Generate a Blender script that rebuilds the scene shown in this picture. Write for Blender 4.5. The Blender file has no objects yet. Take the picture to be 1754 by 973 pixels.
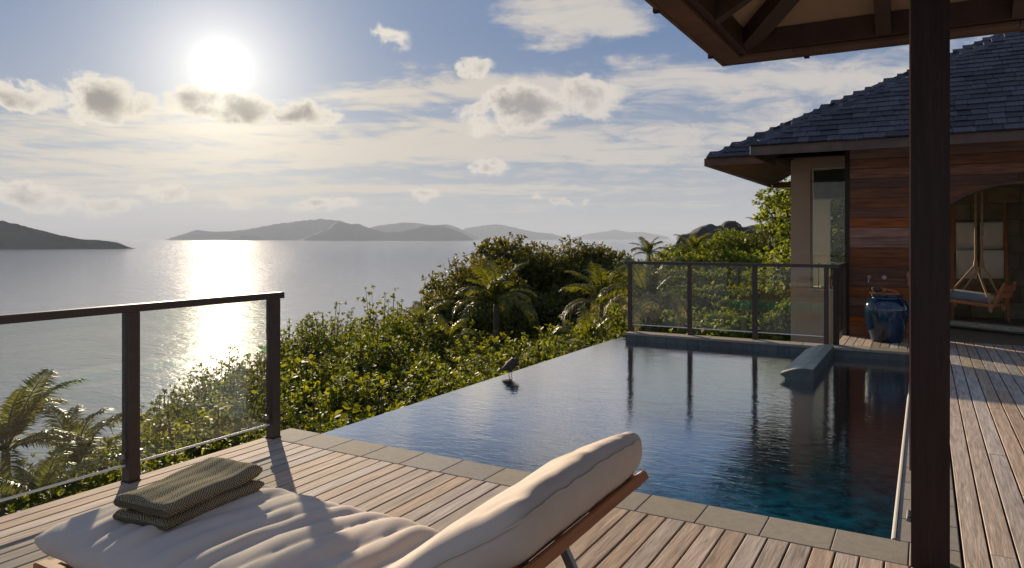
import bpy, bmesh, math, random
import numpy as np
from mathutils import Vector, Matrix, noise as mn

R = math.radians
scene = bpy.context.scene
# ------------------------------------------------------------------ camera
FPX, CX, HY, CAMH = 1229.0, 877.0, 408.0, 1.45          # focal length, centre and horizon of the 1754 px photograph
TH = math.atan2(708, FPX)                              # heading: left of +Y (the board direction)
CT, ST = math.cos(TH), math.sin(TH)
cam_d = bpy.data.cameras.new("camera")
cam = bpy.data.objects.new("camera", cam_d)
scene.collection.objects.link(cam)
cam.location = (0, 0, CAMH)
cam.rotation_euler = (R(90), 0, TH)
cam_d.sensor_width = 36.0
cam_d.lens = 36.0 * FPX / 1754.0
cam_d.shift_y = -(486.5 - HY) / 1754.0
cam_d.clip_start = 0.05
cam_d.clip_end = 200000
scene.camera = cam

def from_px(x, y, F):                                  # photo pixel + distance along the view axis -> place
    r = (x - CX) / FPX * F
    return Vector((r * CT - F * ST, F * CT + r * ST, CAMH + (HY - y) / FPX * F))
def azel(x, y):
    v = from_px(x, y, 1.0) - Vector((0, 0, CAMH)); v.normalize()
    return math.atan2(v.x, v.y), math.asin(v.z)

# ------------------------------------------------------------------ world / sun / exposure
SUN_AZ, SUN_EL = azel(380, 115)
SUN_DIR = Vector((math.sin(SUN_AZ) * math.cos(SUN_EL), math.cos(SUN_AZ) * math.cos(SUN_EL), math.sin(SUN_EL)))
sun_d = bpy.data.lights.new("sun", 'SUN')
sun_d.energy = 5.0
sun_d.angle = R(0.55)
sun_d.color = (1.0, 0.82, 0.60)
sun = bpy.data.objects.new("sun", sun_d)
scene.collection.objects.link(sun)
sun.rotation_euler = SUN_DIR.to_track_quat('Z', 'Y').to_euler()
sun.location = (-20, 15, 20)

vs = scene.view_settings
vs.view_transform = 'Standard'
try: vs.look = 'None'
except Exception: pass
vs.gamma = 1.0
vs.use_curve_mapping = False
vs.exposure = 0.85

world = bpy.data.worlds.new("World")
scene.world = world
world.use_nodes = True
def build_world():
    nt = world.node_tree; N = nt.nodes; L = nt.links
    N.clear()
    def nd(t, **k):
        n = N.new(t)
        for a, b in k.items(): setattr(n, a, b)
        return n
    def setin(n, i, v):
        if hasattr(v, 'links'): L.new(v, n.inputs[i])
        else: n.inputs[i].default_value = v
    def M(op, a, b=0.0, c=None, clamp=False):
        n = nd('ShaderNodeMath', operation=op, use_clamp=clamp)
        setin(n, 0, a); setin(n, 1, b)
        if c is not None: setin(n, 2, c)
        return n.outputs[0]
    def sstep(v, a, b, lo=0.0, hi=1.0):
        n = nd('ShaderNodeMapRange', interpolation_type='SMOOTHSTEP')
        setin(n, 0, v); n.inputs[1].default_value = a; n.inputs[2].default_value = b
        n.inputs[3].default_value = lo; n.inputs[4].default_value = hi
        return n.outputs[0]
    def mixc(f, a, b, t='MIX'):
        n = nd('ShaderNodeMix', data_type='RGBA', blend_type=t)
        setin(n, 0, f); setin(n, 6, a); setin(n, 7, b)
        return n.outputs[2]
    def noise(vec, scale, detail=6, rough=0.55, dist=0.0):
        n = nd('ShaderNodeTexNoise'); L.new(vec, n.inputs['Vector'])
        n.inputs['Scale'].default_value = scale; n.inputs['Detail'].default_value = detail
        n.inputs['Roughness'].default_value = rough; n.inputs['Distortion'].default_value = dist
        return n
    def comb(x, y, z):
        n = nd('ShaderNodeCombineXYZ'); setin(n, 0, x); setin(n, 1, y); setin(n, 2, z); return n.outputs[0]
    tc = nd('ShaderNodeTexCoord'); dirv = tc.outputs['Generated']
    sp = nd('ShaderNodeSeparateXYZ'); L.new(dirv, sp.inputs[0])
    x, y, z = sp.outputs
    az = M('ARCTAN2', x, y); el = M('ARCSINE', z)
    dot = nd('ShaderNodeVectorMath', operation='DOT_PRODUCT')
    L.new(dirv, dot.inputs[0]); dot.inputs[1].default_value = SUN_DIR
    cosang = dot.outputs['Value']
    ang = M('ARCCOSINE', M('MINIMUM', M('MAXIMUM', cosang, -1.0), 1.0))     # radians from the sun
    sky = nd('ShaderNodeTexSky', sky_type='NISHITA')
    sky.sun_disc = False; sky.sun_elevation = SUN_EL; sky.sun_rotation = SUN_AZ % (2 * math.pi)
    sky.altitude = 40; sky.air_density = 1.0; sky.dust_density = 0.15; sky.ozone_density = 2.0
    SKY = 0.06
    # the clear part of the sky, pulled a little together as thin high haze does
    hazec = mixc(sstep(el, -0.03, 0.30), (3.9, 4.15, 4.5, 1), (1.05, 1.85, 3.5, 1))
    skyc = mixc(0.93, sky.outputs[0], hazec)
    # aureole of the thin veil around the sun
    g1 = M('POWER', M('MAXIMUM', cosang, 0.0), 2600.0)
    g2 = M('POWER', M('MAXIMUM', cosang, 0.0), 120.0)
    g3 = M('POWER', M('MAXIMUM', cosang, 0.0), 14.0)
    # ---- coordinates
    wob = noise(comb(M('MULTIPLY', az, 1.0), M('MULTIPLY', el, 1.6), 0.0), 9.0, 4, 0.6)
    def vm(op, a, b, c=None):
        n = nd('ShaderNodeVectorMath', operation=op); setin(n, 0, a); setin(n, 1, b)
        if c is not None: setin(n, 2, c)
        return n
    def blob(cx, cy, rx, ry, w, P):
        a0, e0 = azel(cx, cy); rx /= FPX; ry /= FPX
        q = vm('MULTIPLY_ADD', P, (1 / rx, 1 / ry, 0.0), (-a0 / rx, -e0 / ry, 0.0)).outputs[0]
        d = vm('DOT_PRODUCT', q, q).outputs['Value']
        return M('MULTIPLY_ADD', d, -w, w)
    def blobs(lst, P):
        v = None
        for b in lst:
            o = blob(*b, P); v = o if v is None else M('MAXIMUM', v, o)
        return M('MAXIMUM', v, 0.0)
    # ---- high sheet of cirrus / altostratus, drawn out into streaks towards the horizon
    zz = M('ADD', M('MAXIMUM', z, 0.0), 0.055)
    px_, py_ = M('DIVIDE', x, zz), M('DIVIDE', y, zz)
    u2 = M('ADD', M('MULTIPLY', px_, CT), M('MULTIPLY', py_, ST)); v2 = M('SUBTRACT', M('MULTIPLY', py_, CT), M('MULTIPLY', px_, ST))
    n1 = noise(comb(M('MULTIPLY', u2, 0.22), M('MULTIPLY_ADD', u2, 0.10, M('MULTIPLY', v2, 0.8)), 3.1), 1.0, 5, 0.60, 0.7).outputs[0]
    n2 = noise(comb(M('MULTIPLY', u2, 1.5), M('MULTIPLY_ADD', u2, -0.4, M('MULTIPLY', v2, 1.3)), 7.7), 1.5, 7, 0.70, 0.6).outputs[0]
    P2 = vm('MULTIPLY_ADD', wob.outputs['Color'], (0.12, 0.08, 0.0), comb(M('SUBTRACT', az, 0.06), M('SUBTRACT', el, 0.04), 0.0)).outputs[0]
    cover = blobs([(770, 165, 330, 85, 1.0), (620, 252, 900, 62, 0.85), (1130, 190, 400, 125, 1.1), (980, 30, 190, 55, 0.9),
                   (200, 275, 560, 52, 0.8), (1400, 150, 300, 130, 0.9), (480, 330, 1300, 45, 0.6)], P2)
    cover = M('MINIMUM', M('MAXIMUM', cover, M('MULTIPLY', sstep(ang, 0.75, 1.3), 0.40)), 0.72)      # goes on like this all round
    sheet = M('ADD', M('ADD', M('MULTIPLY', n1, 1.1), M('MULTIPLY', n2, 0.95)), M('MULTIPLY', cover, 0.48))
    sheet = M('MULTIPLY', sstep(sheet, 1.17, 1.47), 0.88)
    # ---- small cumulus
    fl = noise(comb(az, M('MULTIPLY', el, 1.25), 0.0), 27.0, 8, 0.62, 0.3)
    P3 = vm('MULTIPLY_ADD', wob.outputs['Color'], (0.05, 0.04, 0.0), comb(M('SUBTRACT', az, 0.025), M('SUBTRACT', el, 0.02), 0.0)).outputs[0]
    P3 = vm('MULTIPLY_ADD', fl.outputs['Color'], (0.045, 0.040, 0.0), vm('SUBTRACT', P3, (0.0225, 0.020, 0.0)).outputs[0]).outputs[0]
    cum = blobs([(30, 163, 70, 30, 1.0), (170, 170, 56, 46, 1.35), (243, 185, 36, 22, 0.9), (345, 172, 66, 30, 0.95), (410, 182, 66, 32, 1.25),
                 (515, 198, 76, 26, 1.05), (675, 68, 32, 22, 0.55), (812, 110, 42, 20, 0.7),
                 (900, 182, 88, 48, 1.25), (1000, 165, 76, 42, 0.95), (825, 195, 55, 34, 0.6),
                 (842, 287, 46, 15, 0.8), (285, 335, 46, 15, 0.9), (50, 340, 80, 24, 0.85), (190, 355, 60, 15, 0.8), (415, 343, 44, 11, 0.6),
                 (730, 332, 28, 16, 0.7), (560, 350, 76, 12, 0.55), (917, 341, 13, 10, 0.7), (965, 344, 22, 9, 0.7), (1003, 342, 14, 10, 0.6)], P3)
    cum = M('MULTIPLY_ADD', M('MULTIPLY', M('SUBTRACT', fl.outputs[0], 0.5), 2.1), M('MINIMUM', M('MULTIPLY', cum, 3.0), 1.0), cum)
    cden = sstep(cum, 0.02, 0.62)
    core = M('MULTIPLY', sstep(cum, 0.38, 1.42), 0.90)
    # ---- colours (radiance before the 0.1 background strength)
    near = sstep(ang, 0.0, 0.6, 1.0, 0.0)
    sheet_col = mixc(near, (6.0, 5.5, 5.0, 1), (6.2, 5.5, 4.4, 1))
    lit = mixc(near, (7.0, 6.4, 5.7, 1), (9.4, 8.5, 6.9, 1))
    dark = mixc(near, (2.9, 2.75, 2.8, 1), (2.5, 2.2, 1.85, 1))
    c = mixc(sheet, skyc, sheet_col)
    veil = nd('ShaderNodeVectorMath', operation='SCALE'); veil.inputs[0].default_value = (1.0, 0.88, 0.66); L.new(M('ADD', M('MULTIPLY', g3, 1.3), M('MULTIPLY', g2, 4.6)), veil.inputs['Scale'])
    c = mixc(1.0, c, veil.outputs[0], 'ADD')
    c = mixc(M('MULTIPLY', cden, 0.93), c, mixc(core, lit, dark))
    disc = nd('ShaderNodeVectorMath', operation='SCALE'); disc.inputs[0].default_value = (1.0, 0.94, 0.80); L.new(M('ADD', M('MULTIPLY', g1, 6.0), M('MULTIPLY', M('POWER', M('MAXIMUM', cosang, 0.0), 480.0), 2.4)), disc.inputs['Scale'])
    c = mixc(1.0, c, disc.outputs[0], 'ADD')
    bg = nd('ShaderNodeBackground'); L.new(c, bg.inputs[0]); bg.inputs[1].default_value = SKY
    out = nd('ShaderNodeOutputWorld'); L.new(bg.outputs[0], out.inputs[0])
build_world()
world.cycles.sampling_method = 'MANUAL'
world.cycles.sample_map_resolution = 1024
scene.cycles.use_denoising = True
scene.cycles.max_bounces = 6
scene.cycles.transparent_max_bounces = 24
scene.cycles.diffuse_bounces = 2
scene.cycles.glossy_bounces = 3
scene.cycles.volume_bounces = 0
scene.cycles.sample_clamp_indirect = 6.0
scene.cycles.sample_clamp_direct = 2.3
scene.cycles.caustics_reflective = False
scene.cycles.caustics_refractive = False

# ------------------------------------------------------------------ helpers
rng = random.Random(7)
WLOC = {}
def link(o): scene.collection.objects.link(o); return o
def tag(o, label=None, cat=None, group=None, kind=None):
    for k, v in (('label', label), ('category', cat), ('group', group), ('kind', kind)):
        if v: o[k] = v
    return o
def empty(name, loc, label, cat, group=None):
    o = link(bpy.data.objects.new(name, None)); o.location = loc; o.empty_display_size = 0.2
    WLOC[o.name] = Vector(loc)
    return tag(o, label, cat, group)
class MB:
    def __init__(s): s.v = []; s.f = []
    def add(s, vs, fs):
        b = len(s.v); s.v += [tuple(p) for p in vs]; s.f += [tuple(i + b for i in f) for f in fs]; return s
    def box(s, a, b, c=0.0, M=None):
        (x0, y0, z0), (x1, y1, z1) = a, b
        if c <= 0:
            vs = [(x0,y0,z0),(x1,y0,z0),(x1,y1,z0),(x0,y1,z0),(x0,y0,z1),(x1,y0,z1),(x1,y1,z1),(x0,y1,z1)]
            fs = [(3,2,1,0),(4,5,6,7),(0,1,5,4),(1,2,6,5),(2,3,7,6),(3,0,4,7)]
        else:
            vs = [(x0,y0,z0),(x1,y0,z0),(x1,y1,z0),(x0,y1,z0),(x0,y0,z1-c),(x1,y0,z1-c),(x1,y1,z1-c),(x0,y1,z1-c),
                  (x0+c,y0+c,z1),(x1-c,y0+c,z1),(x1-c,y1-c,z1),(x0+c,y1-c,z1)]
            fs = [(3,2,1,0),(0,1,5,4),(1,2,6,5),(2,3,7,6),(3,0,4,7),(4,5,9,8),(5,6,10,9),(6,7,11,10),(7,4,8,11),(8,9,10,11)]
        if M is not None: vs = [M @ Vector(p) for p in vs]
        return s.add(vs, fs)
    def bar(s, p, q, w, h, up=(0, 0, 1), c=0.0):           # box along p->q, w sideways, h along up
        p, q = Vector(p), Vector(q); d = (q - p); ln = d.length; d.normalize()
        side = d.cross(Vector(up)).normalized(); u = side.cross(d).normalized()
        M = Matrix(((d.x, side.x, u.x, p.x), (d.y, side.y, u.y, p.y), (d.z, side.z, u.z, p.z), (0, 0, 0, 1)))
        return s.box((0, -w / 2, -h / 2), (ln, w / 2, h / 2), c, M)
    def tube(s, pts, rad, n=8, caps=True):
        pts = [Vector(p) for p in pts]; k = len(pts)
        if not hasattr(rad, '__len__'): rad = [rad] * k
        vs = []; prev = None
        for i, p in enumerate(pts):
            d = (pts[min(i + 1, k - 1)] - pts[max(i - 1, 0)]).normalized()
            if prev is None: prev = d.orthogonal().normalized()
            a = (prev - d * prev.dot(d)).normalized(); prev = a; b = d.cross(a)
            for j in range(n):
                t = 2 * math.pi * j / n; vs.append(p + (a * math.cos(t) + b * math.sin(t)) * rad[i])
        fs = [(i * n + j, i * n + (j + 1) % n, (i + 1) * n + (j + 1) % n, (i + 1) * n + j) for i in range(k - 1) for j in range(n)]
        if caps: fs += [tuple(range(n - 1, -1, -1)), tuple(range((k - 1) * n, k * n))]
        return s.add(vs, fs)
    def lathe(s, prof, c=(0, 0, 0), n=32):
        k = len(prof); c = Vector(c)
        vs = [c + Vector((r * math.cos(2 * math.pi * j / n), r * math.sin(2 * math.pi * j / n), z)) for r, z in prof for j in range(n)]
        fs = [(i * n + j, i * n + (j + 1) % n, (i + 1) * n + (j + 1) % n, (i + 1) * n + j) for i in range(k - 1) for j in range(n)]
        fs += [tuple(range(n - 1, -1, -1)), tuple(range((k - 1) * n, k * n))]
        return s.add(vs, fs)
    def grid(s, P, nu, nv):                                # P[i][j]
        vs = [P(i, j) for i in range(nu) for j in range(nv)]
        return s.add(vs, [(i * nv + j, (i + 1) * nv + j, (i + 1) * nv + j + 1, i * nv + j + 1) for i in range(nu - 1) for j in range(nv - 1)])
def mesh_of(name, mb, mat, origin=(0, 0, 0), smooth=False):
    me = bpy.data.meshes.new(name); o = Vector(origin)
    me.from_pydata([tuple(Vector(p) - o) for p in mb.v], [], mb.f)
    if mat: me.materials.append(mat)
    if smooth: me.polygons.foreach_set('use_smooth', [True] * len(me.polygons))
    me.update(); return me
def new(name, mb, mat, parent=None, loc=None, smooth=False):
    """one mesh object from world-space geometry; origin at loc (or at the parent's origin)"""
    pl = WLOC[parent.name] if parent else Vector((0, 0, 0))
    org = Vector(loc) if loc is not None else pl
    me = mb if isinstance(mb, bpy.types.Mesh) else mesh_of(name, mb, mat, org, smooth)
    o = link(bpy.data.objects.new(name, me)); o.parent = parent
    o.location = org - pl; WLOC[o.name] = org
    return o
def inst(name, me, parent, loc, rot=(0, 0, 0), scale=None):  # object sharing mesh data, placed at world loc
    o = link(bpy.data.objects.new(name, me)); o.parent = parent
    pl = WLOC[parent.name] if parent else Vector((0, 0, 0))
    o.location = Vector(loc) - pl; o.rotation_euler = rot; WLOC[o.name] = Vector(loc)
    if scale is not None: o.scale = scale
    return o

# ------------------------------------------------------------------ materials
def material(name):
    m = bpy.data.materials.new(name); m.use_nodes = True
    nt = m.node_tree; nt.nodes.clear()
    out = nt.nodes.new('ShaderNodeOutputMaterial'); b = nt.nodes.new('ShaderNodeBsdfPrincipled')
    nt.links.new(b.outputs[0], out.inputs[0])
    return m, nt, b, out
def simple(name, col, rough=0.6, var=0.15, scale=8.0, bump=0.15, bscale=60.0, stretch=(1, 1, 1), spec=0.4, rnd=0.0, metal=0.0, hue=None, dist=0.0, bdist=0.004):
    """one colour broken up by noise (col*(1-var) .. col*(1+var)), per-object variation rnd, fine relief"""
    m, nt, b, out = material(name); L = nt.links; N = nt.nodes
    tc = N.new('ShaderNodeTexCoord'); mp = N.new('ShaderNodeMapping'); mp.inputs['Scale'].default_value = stretch
    oi = N.new('ShaderNodeObjectInfo'); addv = N.new('ShaderNodeVectorMath'); addv.operation = 'ADD'
    sc = N.new('ShaderNodeMath'); sc.operation = 'MULTIPLY'; sc.inputs[1].default_value = 37.0; L.new(oi.outputs['Random'], sc.inputs[0])
    L.new(tc.outputs['Object'], mp.inputs[0]); L.new(mp.outputs[0], addv.inputs[0]); L.new(sc.outputs[0], addv.inputs[1])
    n = N.new('ShaderNodeTexNoise'); n.inputs['Scale'].default_value = scale; n.inputs['Detail'].default_value = 6; n.inputs['Roughness'].default_value = 0.6; n.inputs['Distortion'].default_value = dist
    L.new(addv.outputs[0], n.inputs['Vector'])
    c2 = hue if hue else col
    r = N.new('ShaderNodeValToRGB'); L.new(n.outputs[0], r.inputs[0])
    r.color_ramp.elements[0].position = 0.28; r.color_ramp.elements[1].position = 0.72
    r.color_ramp.elements[0].color = (*[c * (1 - var) for c in col], 1); r.color_ramp.elements[1].color = (*[c * (1 + var) for c in c2], 1)
    colr = r.outputs[0]
    if rnd > 0:
        mr = N.new('ShaderNodeMapRange'); L.new(oi.outputs['Random'], mr.inputs[0]); mr.inputs[3].default_value = 1 - rnd; mr.inputs[4].default_value = 1 + rnd
        hs = N.new('ShaderNodeHueSaturation'); L.new(colr, hs.inputs['Color']); L.new(mr.outputs[0], hs.inputs['Value'])
        wn = N.new('ShaderNodeTexWhiteNoise'); wn.noise_dimensions = '1D'; L.new(oi.outputs['Random'], wn.inputs['W'])
        mr2 = N.new('ShaderNodeMapRange'); L.new(wn.outputs[0], mr2.inputs[0]); mr2.inputs[3].default_value = 0.7; mr2.inputs[4].default_value = 1.3
        L.new(mr2.outputs[0], hs.inputs['Saturation']); colr = hs.outputs[0]
    L.new(colr, b.inputs['Base Color'])
    b.inputs['Roughness'].default_value = rough; b.inputs['Specular IOR Level'].default_value = spec; b.inputs['Metallic'].default_value = metal
    if bump > 0:
        n2 = N.new('ShaderNodeTexNoise'); n2.inputs['Scale'].default_value = bscale; n2.inputs['Detail'].default_value = 4
        L.new(addv.outputs[0], n2.inputs['Vector'])
        bp = N.new('ShaderNodeBump'); bp.inputs['Strength'].default_value = bump; bp.inputs['Distance'].default_value = bdist
        L.new(n2.outputs[0], bp.inputs['Height']); L.new(bp.outputs[0], b.inputs['Normal'])
    return m
def leafmat(name, c_lo, c_hi, trans=0.4, tcol=None, rough=0.58):
    m, nt, b, out = material(name); L = nt.links; N = nt.nodes
    g = N.new('ShaderNodeNewGeometry'); oi = N.new('ShaderNodeObjectInfo')
    r = N.new('ShaderNodeValToRGB'); L.new(g.outputs['Random Per Island'], r.inputs[0])
    r.color_ramp.elements[0].color = (*c_lo, 1); r.color_ramp.elements[1].color = (*c_hi, 1)
    e = r.color_ramp.elements.new(0.93); e.color = (*[(a * 0.8 + bb * 0.3) for a, bb in zip(c_hi, (0.2, 0.14, 0.02))], 1)
    mr = N.new('ShaderNodeMapRange'); L.new(oi.outputs['Random'], mr.inputs[0]); mr.inputs[3].default_value = 0.78; mr.inputs[4].default_value = 1.2
    hs = N.new('ShaderNodeHueSaturation'); L.new(r.outputs[0], hs.inputs['Color']); L.new(mr.outputs[0], hs.inputs['Value'])
    L.new(hs.outputs[0], b.inputs['Base Color']); b.inputs['Roughness'].default_value = rough; b.inputs['Specular IOR Level'].default_value = 0.16
    t = N.new('ShaderNodeBsdfTranslucent')
    mx = N.new('ShaderNodeMix'); mx.data_type = 'RGBA'; mx.blend_type = 'MULTIPLY'; mx.inputs[0].default_value = 1.0
    L.new(hs.outputs[0], mx.inputs[6]); mx.inputs[7].default_value = (*(tcol or (2.1, 1.9, 0.55)), 1)
    L.new(mx.outputs[2], t.inputs[0])
    ms = N.new('ShaderNodeMixShader'); ms.inputs[0].default_value = trans
    L.new(b.outputs[0], ms.inputs[1]); L.new(t.outputs[0], ms.inputs[2]); L.new(ms.outputs[0], out.inputs[0])
    return m
def glassmat(name, tint=(0.93, 0.95, 0.93), rough=0.0, ior=1.5, extra=0.0):
    m, nt, b, out = material(name); N = nt.nodes; L = nt.links; N.remove(b)
    t = N.new('ShaderNodeBsdfTransparent'); t.inputs[0].default_value = (*tint, 1)
    g = N.new('ShaderNodeBsdfGlossy'); g.inputs['Roughness'].default_value = rough
    fr = N.new('ShaderNodeFresnel'); fr.inputs['IOR'].default_value = ior
    ms = N.new('ShaderNodeMixShader'); L.new(fr.outputs[0], ms.inputs[0]); L.new(t.outputs[0], ms.inputs[1]); L.new(g.outputs[0], ms.inputs[2])
    o = ms.outputs[0]
    if extra > 0:                                            # a film of salt on the pane
        d = N.new('ShaderNodeBsdfDiffuse'); d.inputs[0].default_value = (0.75, 0.74, 0.7, 1)
        tr = N.new('ShaderNodeBsdfTranslucent'); tr.inputs[0].default_value = (0.75, 0.74, 0.7, 1)
        ad = N.new('ShaderNodeMixShader'); ad.inputs[0].default_value = 0.5; L.new(d.outputs[0], ad.inputs[1]); L.new(tr.outputs[0], ad.inputs[2])
        n = N.new('ShaderNodeTexNoise'); n.inputs['Scale'].default_value = 5; n.inputs['Detail'].default_value = 8
        tc = N.new('ShaderNodeTexCoord'); L.new(tc.outputs['Object'], n.inputs['Vector'])
        mu = N.new('ShaderNodeMath'); mu.operation = 'MULTIPLY'; L.new(n.outputs[0], mu.inputs[0]); mu.inputs[1].default_value = extra * 2
        m2 = N.new('ShaderNodeMixShader'); L.new(mu.outputs[0], m2.inputs[0]); L.new(o, m2.inputs[1]); L.new(ad.outputs[0], m2.inputs[2]); o = m2.outputs[0]
    L.new(o, out.inputs[0]); return m
def watermat(name, tint, bumps, ior=1.33, rough=0.0):
    m, nt, b, out = material(name); N = nt.nodes; L = nt.links; N.remove(b)
    t = N.new('ShaderNodeBsdfTransparent'); t.inputs[0].default_value = (*tint, 1)
    g = N.new('ShaderNodeBsdfGlossy'); g.inputs['Roughness'].default_value = rough
    fr = N.new('ShaderNodeLayerWeight')
    tc = N.new('ShaderNodeTexCoord'); prev = None
    for (sx, sy, rot, scale, dist, strength) in bumps:
        mp = N.new('ShaderNodeMapping'); mp.inputs['Scale'].default_value = (sx, sy, 1); mp.inputs['Rotation'].default_value = (0, 0, rot)
        L.new(tc.outputs['Object'], mp.inputs[0])
        n = N.new('ShaderNodeTexNoise'); n.inputs['Scale'].default_value = scale; n.inputs['Detail'].default_value = 3; n.inputs['Distortion'].default_value = 0.6
        L.new(mp.outputs[0], n.inputs['Vector'])
        bp = N.new('ShaderNodeBump'); bp.inputs['Distance'].default_value = dist; bp.inputs['Strength'].default_value = strength
        L.new(n.outputs[0], bp.inputs['Height'])
        if prev: L.new(prev.outputs[0], bp.inputs['Normal'])
        prev = bp
    L.new(prev.outputs[0], g.inputs['Normal']); L.new(prev.outputs[0], fr.inputs['Normal'])
    cr = N.new('ShaderNodeValToRGB'); L.new(fr.outputs['Facing'], cr.inputs[0]); e = cr.color_ramp.elements
    e[0].position = 0.40; e[0].color = (0.05,) * 3 + (1,); e[1].position = 0.92; e[1].color = (0.97,) * 3 + (1,)
    for p_, v_ in ((0.60, 0.09), (0.66, 0.24), (0.72, 0.72), (0.76, 0.95)): q = e.new(p_); q.color = (v_,) * 3 + (1,)
    ms = N.new('ShaderNodeMixShader'); L.new(cr.outputs[0], ms.inputs[0]); L.new(t.outputs[0], ms.inputs[1]); L.new(g.outputs[0], ms.inputs[2])
    L.new(ms.outputs[0], out.inputs[0]); return m

M_deck = simple('weathered_teak', (0.40, 0.308, 0.238), 0.80, 0.30, 5.0, 0.45, 10.0, (9, 0.7, 9), 0.12, 0.15, hue=(0.49, 0.385, 0.300), dist=0.5)
M_darkwood = simple('dark_stained_timber', (0.026, 0.012, 0.009), 0.5, 0.5, 7.0, 0.5, 22, (9, 9, 0.5), 0.35)
M_rail = simple('bronze_stained_rail', (0.058, 0.036, 0.028), 0.42, 0.2, 4.0, 0.15, 40, (6, 0.6, 6), 0.45)
M_rafter = simple('rafter_timber', (0.060, 0.034, 0.025), 0.55, 0.3, 5.0, 0.2, 30, (1, 1, 1), 0.3)
M_fascia = simple('fascia_timber', (0.135, 0.078, 0.055), 0.55, 0.3, 5.0, 0.2, 30, (1, 1, 1), 0.3, 0.12)
M_ceil = simple('ceiling_board', (0.34, 0.24, 0.16), 0.7, 0.12, 3.0, 0.1, 30, spec=0.2)
M_plank = simple('hardwood_wall_plank', (0.170, 0.066, 0.034), 0.48, 0.40, 3.0, 0.3, 14, (0.9, 8, 9), 0.4, 0.48, hue=(0.25, 0.10, 0.052), dist=0.4)
M_cop = simple('grey_andesite', (0.33, 0.288, 0.230), 0.85, 0.12, 26.0, 0.2, 90, spec=0.08, rnd=0.08)
M_tile = simple('dark_pool_tile', (0.085, 0.098, 0.098), 0.38, 0.28, 14.0, 0.2, 50, spec=0.5, rnd=0.2)
M_tilelight = simple('green_grey_pool_tile', (0.33, 0.34, 0.28), 0.42, 0.25, 14.0, 0.2, 50, spec=0.5, rnd=0.2)
M_basin = simple('pool_floor_mosaic', (0.014, 0.185, 0.215), 0.6, 0.9, 7.0, 0.0, 10, spec=0.3, hue=(0.055, 0.300, 0.255))
M_shingle = simple('weathered_shingle', (0.050, 0.044, 0.051), 0.62, 0.45, 6.0, 0.3, 30, (6, 1, 1), 0.3, 0.55)
M_plaster = simple('beige_plaster', (0.55, 0.38, 0.26), 0.85, 0.06, 3.0, 0.1, 80, spec=0.2)
M_palewall = simple('pale_inner_plaster', (0.62, 0.57, 0.46), 0.85, 0.05, 3.0, 0.05, 80, spec=0.2)
M_stone = simple('olive_wall_stone', (0.24, 0.20, 0.13), 0.8, 0.25, 6.0, 0.3, 40, spec=0.2, rnd=0.28)
M_floor = simple('honed_stone_floor', (0.20, 0.16, 0.11), 0.55, 0.12, 4.0, 0.1, 60, spec=0.35)
M_cush = simple('sand_canvas', (0.62, 0.52, 0.435), 0.9, 0.06, 5.0, 0.35, 700, spec=0.1, bdist=0.002)
M_teak = simple('oiled_teak', (0.42, 0.16, 0.055), 0.45, 0.25, 5.0, 0.15, 30, (8, 0.8, 8), 0.4)
M_metal = simple('dull_steel', (0.30, 0.30, 0.31), 0.38, 0.1, 20, 0.05, 100, metal=0.9)
M_chrome = simple('chrome', (0.7, 0.7, 0.7), 0.12, 0.03, 20, 0.0, 100, metal=1.0)
M_black = simple('dark_rubber', (0.015, 0.014, 0.013), 0.6, 0.1, 20, 0.1, 100)
M_jar = simple('blue_glaze', (0.006, 0.014, 0.045), 0.10, 0.75, 3.0, 0.06, 9, (1.6, 1.6, 0.6), 0.7, hue=(0.010, 0.035, 0.075), bdist=0.02)
M_towel = simple('cream_towel', (0.82, 0.76, 0.64), 0.95, 0.05, 8.0, 0.4, 260, spec=0.1)
M_rope = simple('natural_rope', (0.42, 0.28, 0.15), 0.9, 0.25, 60.0, 0.5, 200, spec=0.1)
M_grey = simple('grey_cushion', (0.26, 0.29, 0.31), 0.9, 0.08, 8.0, 0.2, 300, spec=0.1)
M_bark = simple('bark', (0.085, 0.066, 0.048), 0.9, 0.4, 6.0, 0.6, 20, (1, 1, 0.5), 0.2, bdist=0.02)
M_palmbark = simple('palm_bark', (0.17, 0.135, 0.10), 0.9, 0.3, 4.0, 0.6, 12, (0.5, 0.5, 6), 0.2, bdist=0.02)
M_rock = simple('granite', (0.085, 0.07, 0.063), 0.85, 0.45, 0.6, 0.6, 3.0, (1, 1, 0.5), 0.25, bdist=0.15)
M_soil = simple('undergrowth_soil', (0.045, 0.045, 0.022), 0.95, 0.5, 0.8, 0.8, 3.0, spec=0.1, hue=(0.035, 0.055, 0.018), bdist=0.2)
M_island = simple('wooded_island', (0.040, 0.045, 0.030), 0.95, 0.35, 0.004, 0.0, 0.02, spec=0.1)
M_glass = glassmat('railing_glass', (0.90, 0.92, 0.89), 0.0, 1.45, 0.006)
M_wglass = glassmat('window_glass', (0.90, 0.93, 0.88), 0.0, 1.5, 0.004)
M_edge = simple('lit_glass_edge', (0.80, 0.82, 0.80), 0.3, 0.03, 20, 0.0, 50, spec=0.6)  # near-white colour stands for the light a pane's bottom edge catches
M_bush = leafmat('shrub_leaf', (0.034, 0.064, 0.011), (0.112, 0.148, 0.022), 0.46)
M_bush2 = leafmat('yellow_green_shrub_leaf', (0.048, 0.078, 0.011), (0.150, 0.175, 0.024), 0.48)
M_tree = leafmat('takamaka_leaf', (0.034, 0.050, 0.012), (0.100, 0.112, 0.026), 0.38, (2.2, 1.8, 0.55))
M_hill = leafmat('hillside_leaf', (0.045, 0.082, 0.015), (0.135, 0.175, 0.030), 0.46)
M_frond = leafmat('palm_leaflet', (0.050, 0.072, 0.018), (0.120, 0.135, 0.035), 0.38, rough=0.35)
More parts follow.
